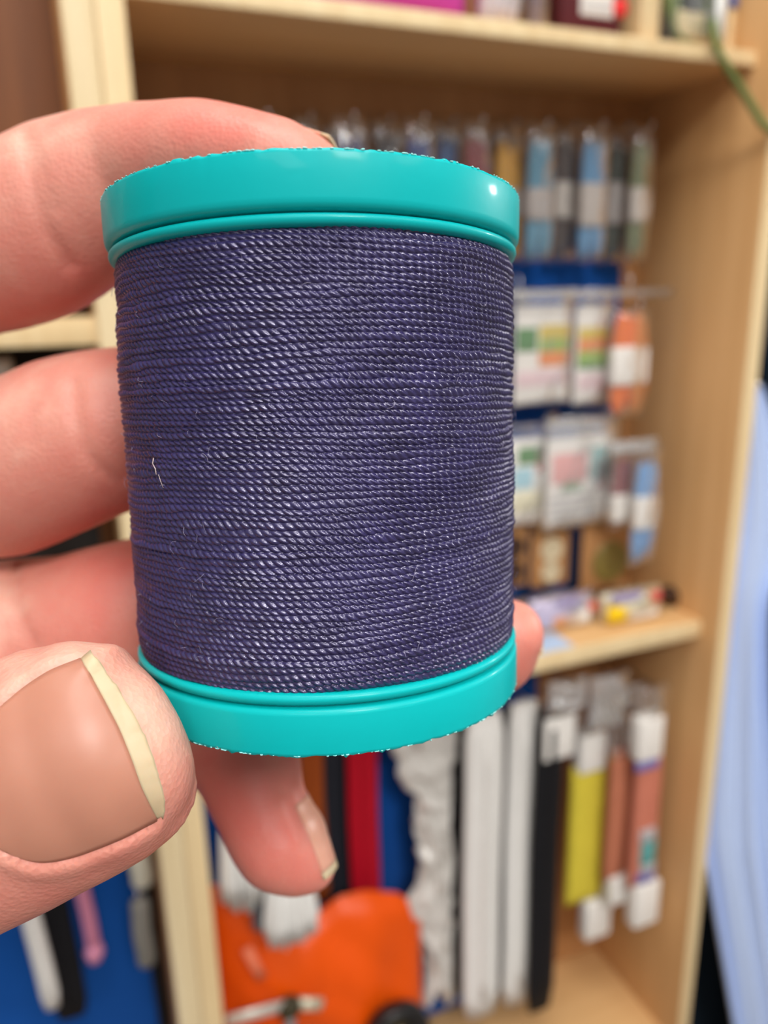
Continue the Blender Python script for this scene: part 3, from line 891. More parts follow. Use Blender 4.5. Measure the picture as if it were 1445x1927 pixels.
box('label', x0 + 0.2 * (x1 - x0), x0 + 0.62 * (x1 - x0), 0.048, 0.0495, z0 + 0.012, z0 + 0.032, col('cream_label', 206, 190, 150), o, 0.0005)
box('inner_card', x0 + 0.1 * (x1 - x0), x0 + 0.85 * (x1 - x0), 0.066, 0.068, z0 + 0.003, z1 - 0.01, col('dark_card', 44, 48, 44), o, 0.0005)
V, f = pillow(x0 - 0.002, x1 + 0.002, z0, z1, 0.055, 0.036, 13, 17, 0.35, 0.002, 12); mk('bag', V, f, CLEAR, o)
q0, q1 = at_y(1352, 78, 0.036), at_y(1360, -30, 0.036)
V, f = tube([q0 + [0, 0, .001], (q0 + q1) / 2, q1], 0.0055, 10, True, 0.3, (0, 1, 0)); V[:, 2] = np.maximum(V[:, 2], TZ + 0.0004); mk('bag_seal', V, f, plain('white_bag_seal', srgb(226, 228, 226), rough=0.25, spec=0.6), o)
pts = [(1342, 40, .034), (1345, 68, .020), (1349, 92, .013), (1362, 118, .012), (1385, 152, .010), (1410, 192, .006), (1432, 230, 0.0), (1447, 244, -0.004), (1470, 246, -0.006), (1490, 232, -0.002)]
P = np.array([at_y(*q) for q in pts])
tt = np.linspace(0, len(P) - 1, 60)
P = np.stack([np.interp(tt, np.arange(len(P)), P[:, k]) for k in range(3)], -1)
for _ in range(3):
    P[1:-1] = 0.25 * P[:-2] + 0.5 * P[1:-1] + 0.25 * P[2:]
V, f = tube(P, 0.0033, 8); mk('loose_strand', V, f, OLV, o)
a0, a1, _, _ = rect(1207, 0, 1242, 60, 0.036)
box('lit_back_upright', a0, a1, 0.036, BACK_Y, TZ, 2.03, EDGE, case, 0.0006)  # added pale upright in place of the lit back panel
x0, x1, z0, z1 = on_top((1374, 0, 1440, 12), 0.05, 0.11)
zb = at_y(1400, 17, 0.05)[2]
o = empty('tray', ((x0 + x1) / 2, 0.1, TZ), 'wooden tray with a blue front strip, in the right corner of the top shelf', 'tray', gt)
box('base', x0, XR - 0.001, 0.052, 0.16, TZ + 0.0004, zb, EDGE, o, 0.001)
box('blue_front', x0, XR - 0.001, 0.050, 0.16, zb + 0.0003, zb + 0.06, col('blue_card', 86, 112, 176), o, 0.001)

# ================================================================== GARMENTS AT THE RIGHT
def cloth(name, rows, y0, amp, mat, label, freq, shear, thick=0.004, nx=64, nz=90):
    ys = np.array([r[0] for r in rows], float)
    yy = np.linspace(ys[0], ys[-1], nz)
    l = np.interp(yy, ys, [r[1] for r in rows]); r = np.interp(yy, ys, [r[2] for r in rows])
    for arr in (l, r):
        for _ in range(4):
            arr[1:-1] = (arr[:-2] + 2 * arr[1:-1] + arr[2:]) / 4
    u = np.linspace(0, 1, nx)
    G = np.zeros((nx, nz, 3))
    for j in range(nz):
        a = at_y(l[j], yy[j], y0 + 0.006); b = at_y(r[j], yy[j], y0 + 0.016)
        s = j / (nz - 1)
        G[:, j, 0] = a[0] + (b[0] - a[0]) * u
        G[:, j, 2] = np.maximum(a[2] + (b[2] - a[2]) * u, 0.03 + 0.0004 * (nz - j))
        w_ = min(1.0, 0.25 + s * 2.2)
        G[:, j, 1] = y0 + 0.012 + w_ * amp * (np.sin(freq * u * 6.28 + shear * s * 6.28) * 0.6 + 0.4 * np.sin(freq * 2.3 * u * 6.28 - shear * 2.1 * s * 6.28 + 1.0) + 0.25 * np.sin(freq * 4.1 * u * 6.28 + 2.2 + 3 * s))
    back = G.copy(); back[:, :, 1] += thick
    Fg = grid_faces(nx, nz)
    n = nx * nz
    rim = []
    edge = [(i, 0) for i in range(nx)] + [(nx - 1, j) for j in range(1, nz)] + [(i, nz - 1) for i in range(nx - 2, -1, -1)] + [(0, j) for j in range(nz - 2, 0, -1)]
    for k in range(len(edge)):
        a = edge[k][0] * nz + edge[k][1]; b = edge[(k + 1) % len(edge)]; b = b[0] * nz + b[1]
        rim.append((a, b, b + n, a + n))
    o = empty(name, (float(G[:, :, 0].mean()), y0, float(G[:, :, 2].min())), label, 'garment')
    mk('cloth', np.vstack([G.reshape(-1, 3), back.reshape(-1, 3)]), np.vstack([Fg, Fg[:, ::-1] + n, np.array(rim)]), mat, o)
    return o, G


KNIT = plain('pale_blue_knit', srgb(188, 208, 246), rough=0.85, spec=0.15, noise=0.05, scale=120, bump=0.5, bscale=420, sheen=0.3)
og, Gg = cloth('blue_garment', [(722, 1412, 1428), (790, 1400, 1452), (900, 1388, 1472), (1000, 1378, 1474), (1080, 1371, 1452), (1115, 1368, 1437), (1200, 1360, 1435), (1300, 1352, 1438), (1400, 1344, 1447), (1500, 1336, 1456), (1600, 1332, 1468), (1660, 1344, 1475), (1780, 1364, 1490), (1927, 1388, 1510), (2180, 1430, 1556)],
               0.022, 0.012, KNIT, 'pale blue knitted garment hanging beside the bookcase at the right edge', 1.5, 0.16)
tp = Gg[:, 0].mean(0)
V, f = tube([(0.0172, tp[1] + 0.004, tp[2] - 0.004), (tp[0] + 0.01, tp[1] + 0.004, tp[2] - 0.002)], 0.003, 10)
mk('hanging_peg', V, f, STEEL, og)
cloth('dark_garment', [(-200, 1452, 1900), (400, 1440, 1900), (900, 1385, 1900), (1500, 1310, 1860), (1927, 1280, 1800), (2180, 1266, 1760)], 0.10, 0.012, col('navy_black_cloth', 14, 26, 36, rough=0.9, spec=0.1), 'dark navy garment hanging behind the pale blue one', 5, 0.1)

# ================================================================== THE SPOOL (millimetres in the lens frame, then world)
AX = np.array([0.0257, 1.0, 0.1408]); AX /= np.linalg.norm(AX)      # from the top rim down to the bottom rim
TOP = np.array([-6.2061, -26.6879, 68.8387])
SP = to_world(TOP + AX * 42.93)[0]
spool = empty('thread_spool', SP, 'large teal plastic spool wound with navy purple thread, held in the hand', 'thread spool')

mt, nt, bs = material('teal_plastic')
tc = node(nt, 'ShaderNodeTexCoord'); nz = node(nt, 'ShaderNodeTexNoise', Scale=900.0, Detail=3.0)
nt.links.new(tc.outputs['Object'], nz.inputs['Vector'])
bs.inputs['Base Color'].default_value = srgb(0, 172, 174)
bs.inputs['Roughness'].default_value = 0.45
bs.inputs['Specular IOR Level'].default_value = 0.15
bs.inputs['Coat Weight'].default_value = 0.12
bs.inputs['Coat Roughness'].default_value = 0.12
bs.inputs['Subsurface Weight'].default_value = 0.15
bs.inputs['Subsurface Radius'].default_value = (0.3, 1.0, 1.0)
bs.inputs['Subsurface Scale'].default_value = 0.0008
b = node(nt, 'ShaderNodeBump', Strength=0.06, Distance=0.0002)
nt.links.new(nz.outputs['Fac'], b.inputs['Height']); nt.links.new(b.outputs['Normal'], bs.inputs['Normal'])
TEAL = mt

def arc(h0, r0, h1, r1, h2, r2, n=5):
    t = np.linspace(0, 1, n)
    return [((1 - a) ** 2 * h0 + 2 * a * (1 - a) * h1 + a * a * h2, (1 - a) ** 2 * r0 + 2 * a * (1 - a) * r1 + a * a * r2) for a in t]


def flange(profile, name, burr_h, sd):
    n = 400
    V, f = lathe(profile, TOP, AX, n, True)
    k = len(profile)
    r2 = np.random.default_rng(sd)
    V = V.reshape(n, k, 3)
    nz1 = r2.normal(size=n); nz1 = 0.5 * nz1 + 0.3 * np.roll(nz1, 1) + 0.2 * np.roll(nz1, 2)
    big = (r2.uniform(size=n) > 0.94) * r2.uniform(0.05, 0.14, n)
    for j in range(k):
        if abs(profile[j][0] - burr_h) < 0.12 and profile[j][1] > 17:
            sgn = -1 if burr_h < 10 else 1
            V[:, j] += sgn * AX * (0.07 * nz1 + 1.5 * big)[:, None]
    return mk(name, to_world(V.reshape(-1, 3)), f, TEAL, spool)


top_prof = [(0.9, 5.0), (0.9, 15.6), (0.0, 16.3), (-0.02, 17.7), (0.10, 17.98), (0.3, 18.02), (1.6, 18.02), (3.1, 17.98)] + arc(3.1, 17.98, 3.85, 17.98, 3.9, 17.3, 5)[1:] + [(3.93, 16.9), (4.0, 16.9)] + arc(4.0, 17.15, 4.05, 17.78, 4.45, 17.74, 5) + arc(4.45, 17.74, 4.9, 17.7, 4.95, 17.0, 4)[1:] + [(5.1, 15.0), (5.1, 5.0)]
flange(top_prof, 'top_flange', 0.0, 1)
bot_prof = [(38.0, 5.0), (38.0, 15.0), (38.12, 17.0)] + arc(38.12, 17.2, 38.2, 17.68, 38.55, 17.66, 4) + arc(38.55, 17.66, 39.0, 17.62, 39.08, 17.1, 4)[1:] + [(39.16, 16.95), (39.24, 17.0)] + arc(39.24, 17.3, 39.3, 17.72, 39.75, 17.74, 4) + [(41.2, 17.74), (42.6, 17.74), (42.85, 17.70), (42.95, 17.4), (42.93, 16.2), (42.0, 15.5), (42.0, 5.0)]
flange(bot_prof, 'bottom_flange', 42.85, 2)
V, f = lathe([(0.6, 4.6), (0.6, 6.4), (42.3, 6.4), (42.3, 4.6)], TOP, AX, 64, True)
mk('core_tube', to_world(V), f, TEAL, spool)

# thread winding: every turn is a ridge of twisted strands
ROWS, NPR, NTH, PLY = 66, 10, 1080, 165
H0, H1 = 4.80, 38.28
th = np.linspace(0, 2 * np.pi, NTH, endpoint=False)
NV = ROWS * NPR + 1
v = np.arange(NV) / NPR                                    # row coordinate
def smooth_noise(shape_fn, amp_list, sd):
    r3 = np.random.default_rng(sd); out = 0
    for (kth, kv, amp) in amp_list:
        for _ in range(4):
            a = r3.integers(-kth, kth + 1); c = r3.uniform(-kv, kv); p = r3.uniform(0, 6.28)
            out = out + amp * np.sin(a * shape_fn[0] + c * shape_fn[1] + p)
    return out
TH, VV = np.meshgrid(th, v, indexing='ij')
VR = VV + TH / (2 * np.pi)                                # helix
wav = smooth_noise((TH, VV), [(4, 0.30, 0.20), (11, 1.2, 0.075), (34, 2.6, 0.05)], 5)
s = (VR + wav)
fr = s - np.floor(s); row = np.floor(s).astype(int)
r4 = np.random.default_rng(9)
rowrad = r4.normal(0, 0.035, ROWS + 6)[np.clip(row + 2, 0, ROWS + 5)]
rowph = r4.uniform(0, 6.28, ROWS + 6)[np.clip(row + 2, 0, ROWS + 5)]
x = 2 * fr - 1
hump = np.sqrt(np.clip(1 - (0.97 * x) ** 2, 0, 1))
phase = PLY * TH + rowph + 0.95 * np.pi * x + smooth_noise((TH, VV), [(40, 0.6, 0.35)], 6)
ply = np.abs(np.cos(phase / 2)) ** 0.8
amp = 1.0 + smooth_noise((TH, VV), [(60, 2.0, 0.12)], 16)
env = smooth_noise((TH, VV), [(4, 0.25, 0.03), (14, 0.9, 0.018)], 7)
RAD = 17.12 + 0.21 * hump + 0.21 * (ply - 0.6) * (0.35 + 0.65 * hump) * amp + rowrad + env
edge = np.clip(np.minimum(VV, ROWS - VV) / 2.0, 0, 1)
RAD = RAD - 0.25 * (1 - edge)
bulge = 0.10 * np.sin(np.pi * VV / ROWS)
RAD = RAD + bulge + 0.05
HH = H0 + (H1 - H0) * VV / ROWS
e1 = np.cross(AX, [0, 0, 1.0]); e1 /= np.linalg.norm(e1); e2 = np.cross(AX, e1)
Vt = TOP + HH[..., None] * AX + RAD[..., None] * (np.cos(TH)[..., None] * e1 + np.sin(TH)[..., None] * e2)
mt, nt, bs = material('navy_thread')
tc = node(nt, 'ShaderNodeTexCoord')
nz = node(nt, 'ShaderNodeTexNoise', Scale=2600.0, Detail=2.0); nt.links.new(tc.outputs['Object'], nz.inputs['Vector'])
n2 = node(nt, 'ShaderNodeTexNoise', Scale=420.0, Detail=3.0); nt.links.new(tc.outputs['Object'], n2.inputs['Vector'])
mx = node(nt, 'ShaderNodeMix', data_type='RGBA')
mx.inputs['A'].default_value = srgb(25, 20, 51); mx.inputs['B'].default_value = srgb(53, 46, 98)
nt.links.new(n2.outputs['Fac'], mx.inputs['Factor']); nt.links.new(mx.outputs['Result'], bs.inputs['Base Color'])
bs.inputs['Roughness'].default_value = 0.28
bs.inputs['Specular Tint'].default_value = (0.84, 0.82, 1.0, 1)
bs.inputs['Specular IOR Level'].default_value = 1.0
bs.inputs['Sheen Weight'].default_value = 0.05
bs.inputs['Sheen Tint'].default_value = srgb(150, 140, 190)
b = node(nt, 'ShaderNodeBump', Strength=0.5, Distance=0.00008)
nt.links.new(nz.outputs['Fac'], b.inputs['Height']); nt.links.new(b.outputs['Normal'], bs.inputs['Normal'])
thread = mk('thread', to_world(Vt.reshape(-1, 3)), grid_faces(NTH, NV, wrap_u=True), mt, spool)

# lint: fine stray fibres
r5 = np.random.default_rng(33); parts = []
for i in range(300):
    a = r5.uniform(0, 2 * np.pi); h = r5.uniform(H0 + 0.5, H1 - 0.5)
    L = r5.uniform(0.2, 0.9) * (1.8 if r5.uniform() > 0.93 else 1)
    d1 = r5.uniform(0, 6.28); cu = r5.normal(0, 1.2)
    P = []
    for q in np.linspace(0, 1, 5):
        dirn = d1 + cu * q
        aa = a + math.cos(dirn) * L * q / 17.4; hh = h + math.sin(dirn) * L * q
        rr_ = 17.52 + 0.30 * math.sin(q * 2.2) * r5.uniform(0.6, 1.0)
        P.append(TOP + hh * AX + rr_ * (math.cos(aa) * e1 + math.sin(aa) * e2))
    parts.append(tube(np.array(P), r5.uniform(0.007, 0.016), 4))
V, f = join(parts)
lint = mk('lint', to_world(V), f, col('pale_lint', 150, 144, 170, rough=0.6), spool); lint['kind'] = 'stuff'
# frayed pale burrs along the two rims
for (hr, rr0, nme) in ((0.10, 17.94, 'rim_burr'), (42.80, 17.66, 'rim_burr')):
    parts = []
    for i in range(170):
        a = r5.uniform(0, 2 * np.pi); L = r5.uniform(0.10, 0.45); sg = -1 if hr < 10 else 1
        P = []
        for q in np.linspace(0, 1, 4):
            aa = a + (L * q * r5.uniform(0.6, 1.0)) / rr0
            P.append(TOP + (hr + sg * 0.06 * math.sin(q * 3.1) * r5.uniform(0.3, 1.0)) * AX + (rr0 + 0.05) * (math.cos(aa) * e1 + math.sin(aa) * e2))
        parts.append(tube(np.array(P), r5.uniform(0.02, 0.06), 5))
    V, f = join(parts)
    bur = mk(nme, to_world(V), f, col('pale_teal_burr', 150, 222, 220, rough=0.4), spool); bur['kind'] = 'stuff'
# one long pale hair
parts = []
for (pts, rd) in [([(289, 862), (287, 872), (292, 882), (294, 893)], 0.035), ([(298, 893), (302, 905), (307, 918)], 0.018), ([(393, 1236 + 155), (404, 1244 + 155), (410, 1262 + 145)], 0.02)]:
    P = []
    for (px, py) in pts:
        vdir = np.array([(px - CX) / F_PX, (py - CY) / F_PX, 1.0])
        # meet the cylinder of radius 17.75
        o_ = -TOP; dp = vdir - AX * (vdir @ AX); op = o_ - AX * (o_ @ AX)
        A_, B_, C_ = dp @ dp, 2 * dp @ op, op @ op - 17.72 ** 2
        t_ = (-B_ - math.sqrt(max(B_ * B_ - 4 * A_ * C_, 0))) / (2 * A_)
        P.append(vdir * t_)
    parts.append(tube(np.array(P), rd, 5))
V, f = join(parts)
mk('pale_hair', to_world(V), f, col('pale_hair', 206, 188, 184), spool)

# ================================================================== THE HAND (signed distance field in mm, lens frame)
def chain(stations, width_axis=None, fine=5, ratio=0.85):
    """stations: (px, py, z, half height in px[, thickness in mm]) -> dense list of centre, a, b, frame"""
    C, A, B = [], [], []
    for st in stations:
        c = near(st[0], st[1], st[2]); a = st[3] * st[2] / F_PX
        C.append(c); A.append(a); B.append(st[4] if len(st) > 4 else a * ratio)
    return np.array(C), np.array(A), np.array(B)


def hermite(S, Y, q):
    """smooth curve through Y at arc lengths S (uneven spacing allowed)"""
    h = np.diff(S); d = np.diff(Y, axis=0) / h[:, None]
    m_ = np.zeros_like(Y); m_[0], m_[-1] = d[0], d[-1]
    w0, w1 = h[1:, None], h[:-1, None]
    m_[1:-1] = (d[:-1] * w0 + d[1:] * w1) / (w0 + w1)
    i = np.clip(np.searchsorted(S, q, 'right') - 1, 0, len(h) - 1)
    t = ((q - S[i]) / h[i])[:, None]; hh = h[i][:, None]
    return ((2 * t**3 - 3 * t**2 + 1) * Y[i] + (t**3 - 2 * t**2 + t) * hh * m_[i] + (-2 * t**3 + 3 * t**2) * Y[i + 1] + (t**3 - t**2) * hh * m_[i + 1])


class Tube:
    """elliptical tube through stations; the section is a (across) by b (along thick_dir)"""
    def __init__(self, C, A, B, thick_dir=(0, 0, 1), k=3):
        C = np.array(C, float)
        S = np.r_[0, np.cumsum(np.linalg.norm(np.diff(C, axis=0), axis=1))]
        q = np.unique(np.concatenate([np.linspace(S[i], S[i + 1], max(2, min(7, int((S[i + 1] - S[i]) / 1.6) + 2))) for i in range(len(S) - 1)]))
        self.C = hermite(S, C, q); self.A = np.interp(q, S, np.array(A, float)); self.B = np.interp(q, S, np.array(B, float))
        self.n = np.array(thick_dir, float)
        m_ = max(self.A.max(), self.B.max()) + 6
        self.lo = self.C.min(0) - m_; self.hi = self.C.max(0) + m_

    def __call__(self, P):
        best = np.full(len(P), 1e3, np.float32)
        for i in range(len(self.C) - 1):
            c0, c1 = self.C[i], self.C[i + 1]
            ax = c1 - c0; L = np.linalg.norm(ax) + 1e-9; ax = ax / L
            nd = self.n - ax * (self.n @ ax); nd /= np.linalg.norm(nd) + 1e-9
            wd = np.cross(ax, nd)
            q = P - c0
            s_ = q @ ax
            t = np.clip(s_ / L, 0, 1)
            a = self.A[i] + (self.A[i + 1] - self.A[i]) * t
            b = self.B[i] + (self.B[i + 1] - self.B[i]) * t
            ow = q @ wd; on = q @ nd; os = s_ - t * L
            mn = np.minimum(a, b)
            d = (np.sqrt((ow / a) ** 2 + (on / b) ** 2 + (os / mn) ** 2) - 1) * mn
            np.minimum(best, d, out=best)
        return best


def smin(a, b, k):
    h = np.clip(0.5 + 0.5 * (b - a) / k, 0, 1)
    return b + (a - b) * h - k * h * (1 - h)


# index finger
c, a, b = chain([(-58, 467, 90.0, 165, 8.46), (5, 448, 87.0, 171, 8.66), (59, 434, 85.5, 166, 8.66), (130, 394, 84.5, 158, 8.51), (191, 363, 83.5, 144, 7.85), (248, 333, 82.5, 120, 7.16), (323, 322, 80.5, 114, 7.30), (395, 317, 78.5, 111, 7.30), (464, 325, 77.0, 104, 7.00), (527, 330, 75.5, 94, 6.40), (576, 335, 74.5, 75, 5.20), (605, 341, 74.0, 52, 3.60)])
PIPi, MCPi = np.array([-72, -24, 96.]), np.array([-104, -16, 116.])
index = Tube(np.vstack([[MCPi], [PIPi], c]), np.r_[11.5, 11.8, a], np.r_[11.5, 10.5, b])
# middle finger
c, a, b = chain([(-55, 888, 91.0, 166, 9.27), (7, 879, 90.0, 170, 9.52), (74, 860, 89.0, 161, 9.30), (130, 835, 88.5, 162, 9.31), (226, 807, 88.5, 151, 8.84), (326, 795, 93.5, 140, 8.34), (428, 780, 97.0, 130, 8.02), (499, 773, 97.5, 109, 7.27), (544, 771, 97.0, 68, 5.29)])
PIPm, MCPm = np.array([-74, -3, 100.]), np.array([-106, -2, 126.])
middle = Tube(np.vstack([[MCPm], [PIPm], c]), np.r_[11.5, 11.5, a], np.r_[11.5, 10.5, b])
# ring finger, wrapped behind the spool; its tip shows at the right
c, a, b = chain([(32, 1202, 97.0, 150, 9.32), (135, 1186, 95.0, 143, 8.96), (262, 1165, 94.5, 153, 9.06), (411, 1159, 98.5, 143, 8.59), (567, 1179, 101.0, 132, 8.36), (723, 1197, 101.0, 121, 8.15), (851, 1209, 97.0, 112, 7.55), (919, 1217, 93.0, 93, 6.14), (957, 1194, 91.0, 66, 4.29), (981, 1193, 90.5, 41, 2.84)])
PIPr, MCPr = np.array([-60, 17.5, 101.]), np.array([-92, 12, 124.])
ring = Tube(np.vstack([[MCPr], [PIPr], c]), np.r_[11, 10.4, a], np.r_[11, 10, b])
# little finger below the spool
c, a, b = chain([(225, 1301, 103.0, 118, 7.80), (358, 1351, 98.5, 110, 7.41), (453, 1411, 94.0, 104, 6.81), (489, 1512, 91.0, 86, 5.99), (528, 1585, 89.5, 87, 5.94), (556, 1612, 89.0, 68, 4.92), (585, 1626, 89.0, 48, 3.74)])
MCPl = np.array([-72, 22, 118.])
little = Tube(np.vstack([[MCPl], c]), np.r_[9.5, a], np.r_[9.5, b])
# thumb
c, a, b = chain([(-283, 1646, 62.0, 226, 8.41), (-105, 1551, 59.5, 228, 7.60), (3, 1494, 58.6, 233, 7.26), (111, 1441, 58.0, 230, 6.94), (176, 1417, 57.8, 219, 6.48), (178, 1413, 57.5, 203, 5.95), (204, 1420, 57.3, 167, 4.97), (236, 1399, 57.3, 136, 4.16), (255, 1386, 57.5, 102, 3.40), (279, 1375, 57.9, 69, 2.23)])
IPt, MCPt, CMCt = np.array([-46, 33, 66.]), np.array([-76, 38, 86.]), np.array([-116, 32, 110.])
thumb = Tube(np.vstack([[CMCt], [MCPt], [IPt], c]), np.r_[14, 11.5, 10, a], np.r_[14, 11, 9, b])
WR = np.array([-165, 38, 122.])
palm = [Tube([WR, 0.5 * WR + 0.5 * q, q], [19, 15, 11], [15, 13, 11], (0.2, 0, 1)) for q in (MCPi, MCPm, MCPr, MCPl)]
palm.append(Tube([WR, CMCt, MCPt + [-6, 0, 4]], [18, 15, 11.5], [15, 14, 11], (0.2, 0, 1)))
fore = Tube([WR + [4, 0, 0], WR + [-40, 24, -14]], [20, 22], [16, 18], (0, 0, 1))
fold = Tube([near(-70, 1120, 92), near(-22, 1150, 90.6), near(0, 1235, 90.2)], [4.5, 3.6, 4.6], [4.5, 3.6, 4.6], (0, 0, 1))


def hand_sdf(P):
    big = np.full(len(P), 1e3, np.float32)
    def ev(tb):
        m_ = np.all((P > tb.lo) & (P < tb.hi), axis=1)
        d = np.full(len(P), 40.0, np.float32)
        if m_.any():
            d[m_] = tb(P[m_])
        return d
    base = ev(palm[0])
    for t_ in palm[1:]:
        base = smin(base, ev(t_), 7.0)
    base = smin(base, ev(fore), 8.0)
    d = None
    fing = [ev(index), ev(middle), ev(ring), ev(little), ev(thumb)]
    fo = ev(fold)
    # fingers join the palm smoothly and stay apart from one another
    xk = P[:, 0]
    kk = np.clip((-58 - xk) / 18, 0, 1) * 6.0 + 0.25
    d = base
    for q in fing:
        d = smin(d, q, kk)
    return smin(d, fo, 2.2)


def axis_pts(lo, hi, flo, fhi, fine, coarse):
    pts = [flo]
    while pts[-1] < fhi: pts.append(pts[-1] + fine)
    st = fine
    while pts[-1] < hi: st = min(coarse, st * 1.08); pts.append(pts[-1] + st)
    left = [flo]; st = fine
    while left[-1] > lo: st = min(coarse, st * 1.08); left.append(left[-1] - st)
    return np.array(left[:0:-1] + pts)


gx = axis_pts(-226, 24, -52, 20, 0.5, 1.8)
gy = axis_pts(-50, 90, -45, 47, 0.5, 1.8)
gz_ = axis_pts(44, 148, 50, 106, 0.5, 1.8)
SH = (len(gx), len(gy), len(gz_))
FIELD = np.full(SH, 40.0, np.float32)
CH = 24
for i in range(0, SH[0], CH):
    Xg, Yg, Zg = np.meshgrid(gx[i:i + CH], gy, gz_, indexing='ij')
    FIELD[i:i + CH] = hand_sdf(np.stack([Xg.ravel(), Yg.ravel(), Zg.ravel()], -1).astype(np.float32)).reshape(Xg.shape)
FIELD[0] = np.maximum(FIELD[0], 0.5)

# surface nets
ins = FIELD < 0
cnt = sum(ins[a:SH[0] - 1 + a, b:SH[1] - 1 + b, c:SH[2] - 1 + c].astype(np.int8) for a in (0, 1) for b in (0, 1) for c in (0, 1))
act = (cnt > 0) & (cnt < 8)
ci, cj, ck = np.nonzero(act)
vid = np.full(act.shape, -1, np.int64); vid[ci, cj, ck] = np.arange(len(ci))
acc = np.zeros((len(ci), 3)); num = np.zeros(len(ci))
corner = [(a, b, c) for a in (0, 1) for b in (0, 1) for c in (0, 1)]
def cpos(o): return np.stack([gx[ci + o[0]], gy[cj + o[1]], gz_[ck + o[2]]], -1)
for a in corner:
    for dd in range(3):
        if a[dd] == 0:
            b2 = list(a); b2[dd] = 1
            fa = FIELD[ci + a[0], cj + a[1], ck + a[2]]; fb = FIELD[ci + b2[0], cj + b2[1], ck + b2[2]]
            mcr = (fa < 0) != (fb < 0)
            t = np.where(mcr, fa / (fa - fb + 1e-12), 0)[:, None]
            acc += np.where(mcr[:, None], cpos(a) * (1 - t) + cpos(b2) * t, 0); num += mcr
HV = acc / num[:, None]
quads = []
for dd in range(3):
    sl0 = [slice(None)] * 3; sl1 = [slice(None)] * 3
    sl0[dd] = slice(0, -1); sl1[dd] = slice(1, None)
    A_, B_ = ins[tuple(sl0)], ins[tuple(sl1)]
    ed = np.argwhere(A_ != B_)
    o1, o2 = [d_ for d_ in range(3) if d_ != dd]
    ok = (ed[:, o1] > 0) & (ed[:, o2] > 0) & (ed[:, o1] < SH[o1] - 1) & (ed[:, o2] < SH[o2] - 1)
    ed = ed[ok]
    flip = A_[ed[:, 0], ed[:, 1], ed[:, 2]]
    def cell(s1, s2):
        e_ = ed.copy(); e_[:, o1] -= s1; e_[:, o2] -= s2
        return vid[e_[:, 0], e_[:, 1], e_[:, 2]]
    q = np.stack([cell(1, 1), cell(0, 1), cell(0, 0), cell(1, 0)], -1)
    par = flip if dd != 1 else ~flip
    q[~par] = q[~par][:, ::-1]
    quads.append(q)
HQ = np.vstack(quads)


def grad(P, e=0.15):
    g = np.stack([hand_sdf(P + np.eye(3)[k] * e) - hand_sdf(P - np.eye(3)[k] * e) for k in range(3)], -1)
    return g / (np.linalg.norm(g, axis=1)[:, None] + 1e-9)


for _ in range(2):
    d = hand_sdf(HV); g = grad(HV)
    HV = HV - g * np.clip(d, -0.4, 0.4)[:, None]
NRM = grad(HV)
# light smoothing of the joins between stations
E_ = np.vstack([HQ[:, [0, 1]], HQ[:, [1, 2]], HQ[:, [2, 3]], HQ[:, [3, 0]]])
for it in range(6):
    sm = np.zeros_like(HV); n_ = np.zeros(len(HV))
    for k in range(3):
        sm[:, k] = np.bincount(E_[:, 0], HV[E_[:, 1], k], len(HV)) + np.bincount(E_[:, 1], HV[E_[:, 0], k], len(HV))
    n_ = np.bincount(E_[:, 0], minlength=len(HV)) + np.bincount(E_[:, 1], minlength=len(HV))
    HV = HV + 0.5 * (sm / n_[:, None] - HV)


def march(px, py, z0=44.0, zmax=130.0):
    """first meeting of pixel rays with the hand, mm"""
    px = np.asarray(px, float); py = np.asarray(py, float)
    D = np.stack([(px - CX) / F_PX, (py - CY) / F_PX, np.ones_like(px)], -1)
    L = np.linalg.norm(D, axis=1)
    t = np.full(len(px), z0)
    for _ in range(60):
        d = hand_sdf(D * t[:, None])
        t = np.minimum(t + 0.8 * np.clip(d, -2, 6) / L, zmax)
    return D * t[:, None]


def polyline(pts, n=60):
    P = np.array(pts, float); s_ = np.r_[0, np.cumsum(np.linalg.norm(np.diff(P, axis=0), axis=1))]
    q = np.linspace(0, s_[-1], n)
    out = np.stack([np.interp(q, s_, P[:, k]) for k in range(P.shape[1])], -1)
    for _ in range(max(1, n // 20)):
        out[1:-1] = (out[:-2] + 2 * out[1:-1] + out[2:]) / 4
    return out


# skin creases
def crease(pts, depth, width):
    global HV
    Q = polyline(pts, 50); S = march(Q[:, 0], Q[:, 1])
    lo, hi = S.min(0) - 4, S.max(0) + 4
    m_ = np.nonzero(np.all((HV > lo) & (HV < hi), axis=1))[0]
    if len(m_) == 0: return
    dm = np.sqrt(((HV[m_][:, None, :] - S[None]) ** 2).sum(-1)).min(1)
    HV[m_] -= NRM[m_] * (depth * np.exp(-(dm / width) ** 2))[:, None]


crease([(42, 246), (50, 300), (64, 370), (90, 440), (130, 500)], 0.40, 0.9)
crease([(62, 260), (78, 320), (100, 390)], 0.18, 0.7)
crease([(136, 720), (144, 790), (160, 850), (188, 882), (226, 905)], 0.34, 0.8)
crease([(56, 760), (60, 830)], 0.14, 0.7)
crease([(30, 1060), (24, 1120), (44, 1180), (70, 1225)], 0.3, 0.8)
crease([(535, 1490), (545, 1520), (562, 1560), (572, 1590)], 0.35, 0.8)
crease([(430, 205), (480, 214), (535, 236)], 0.12, 0.7)

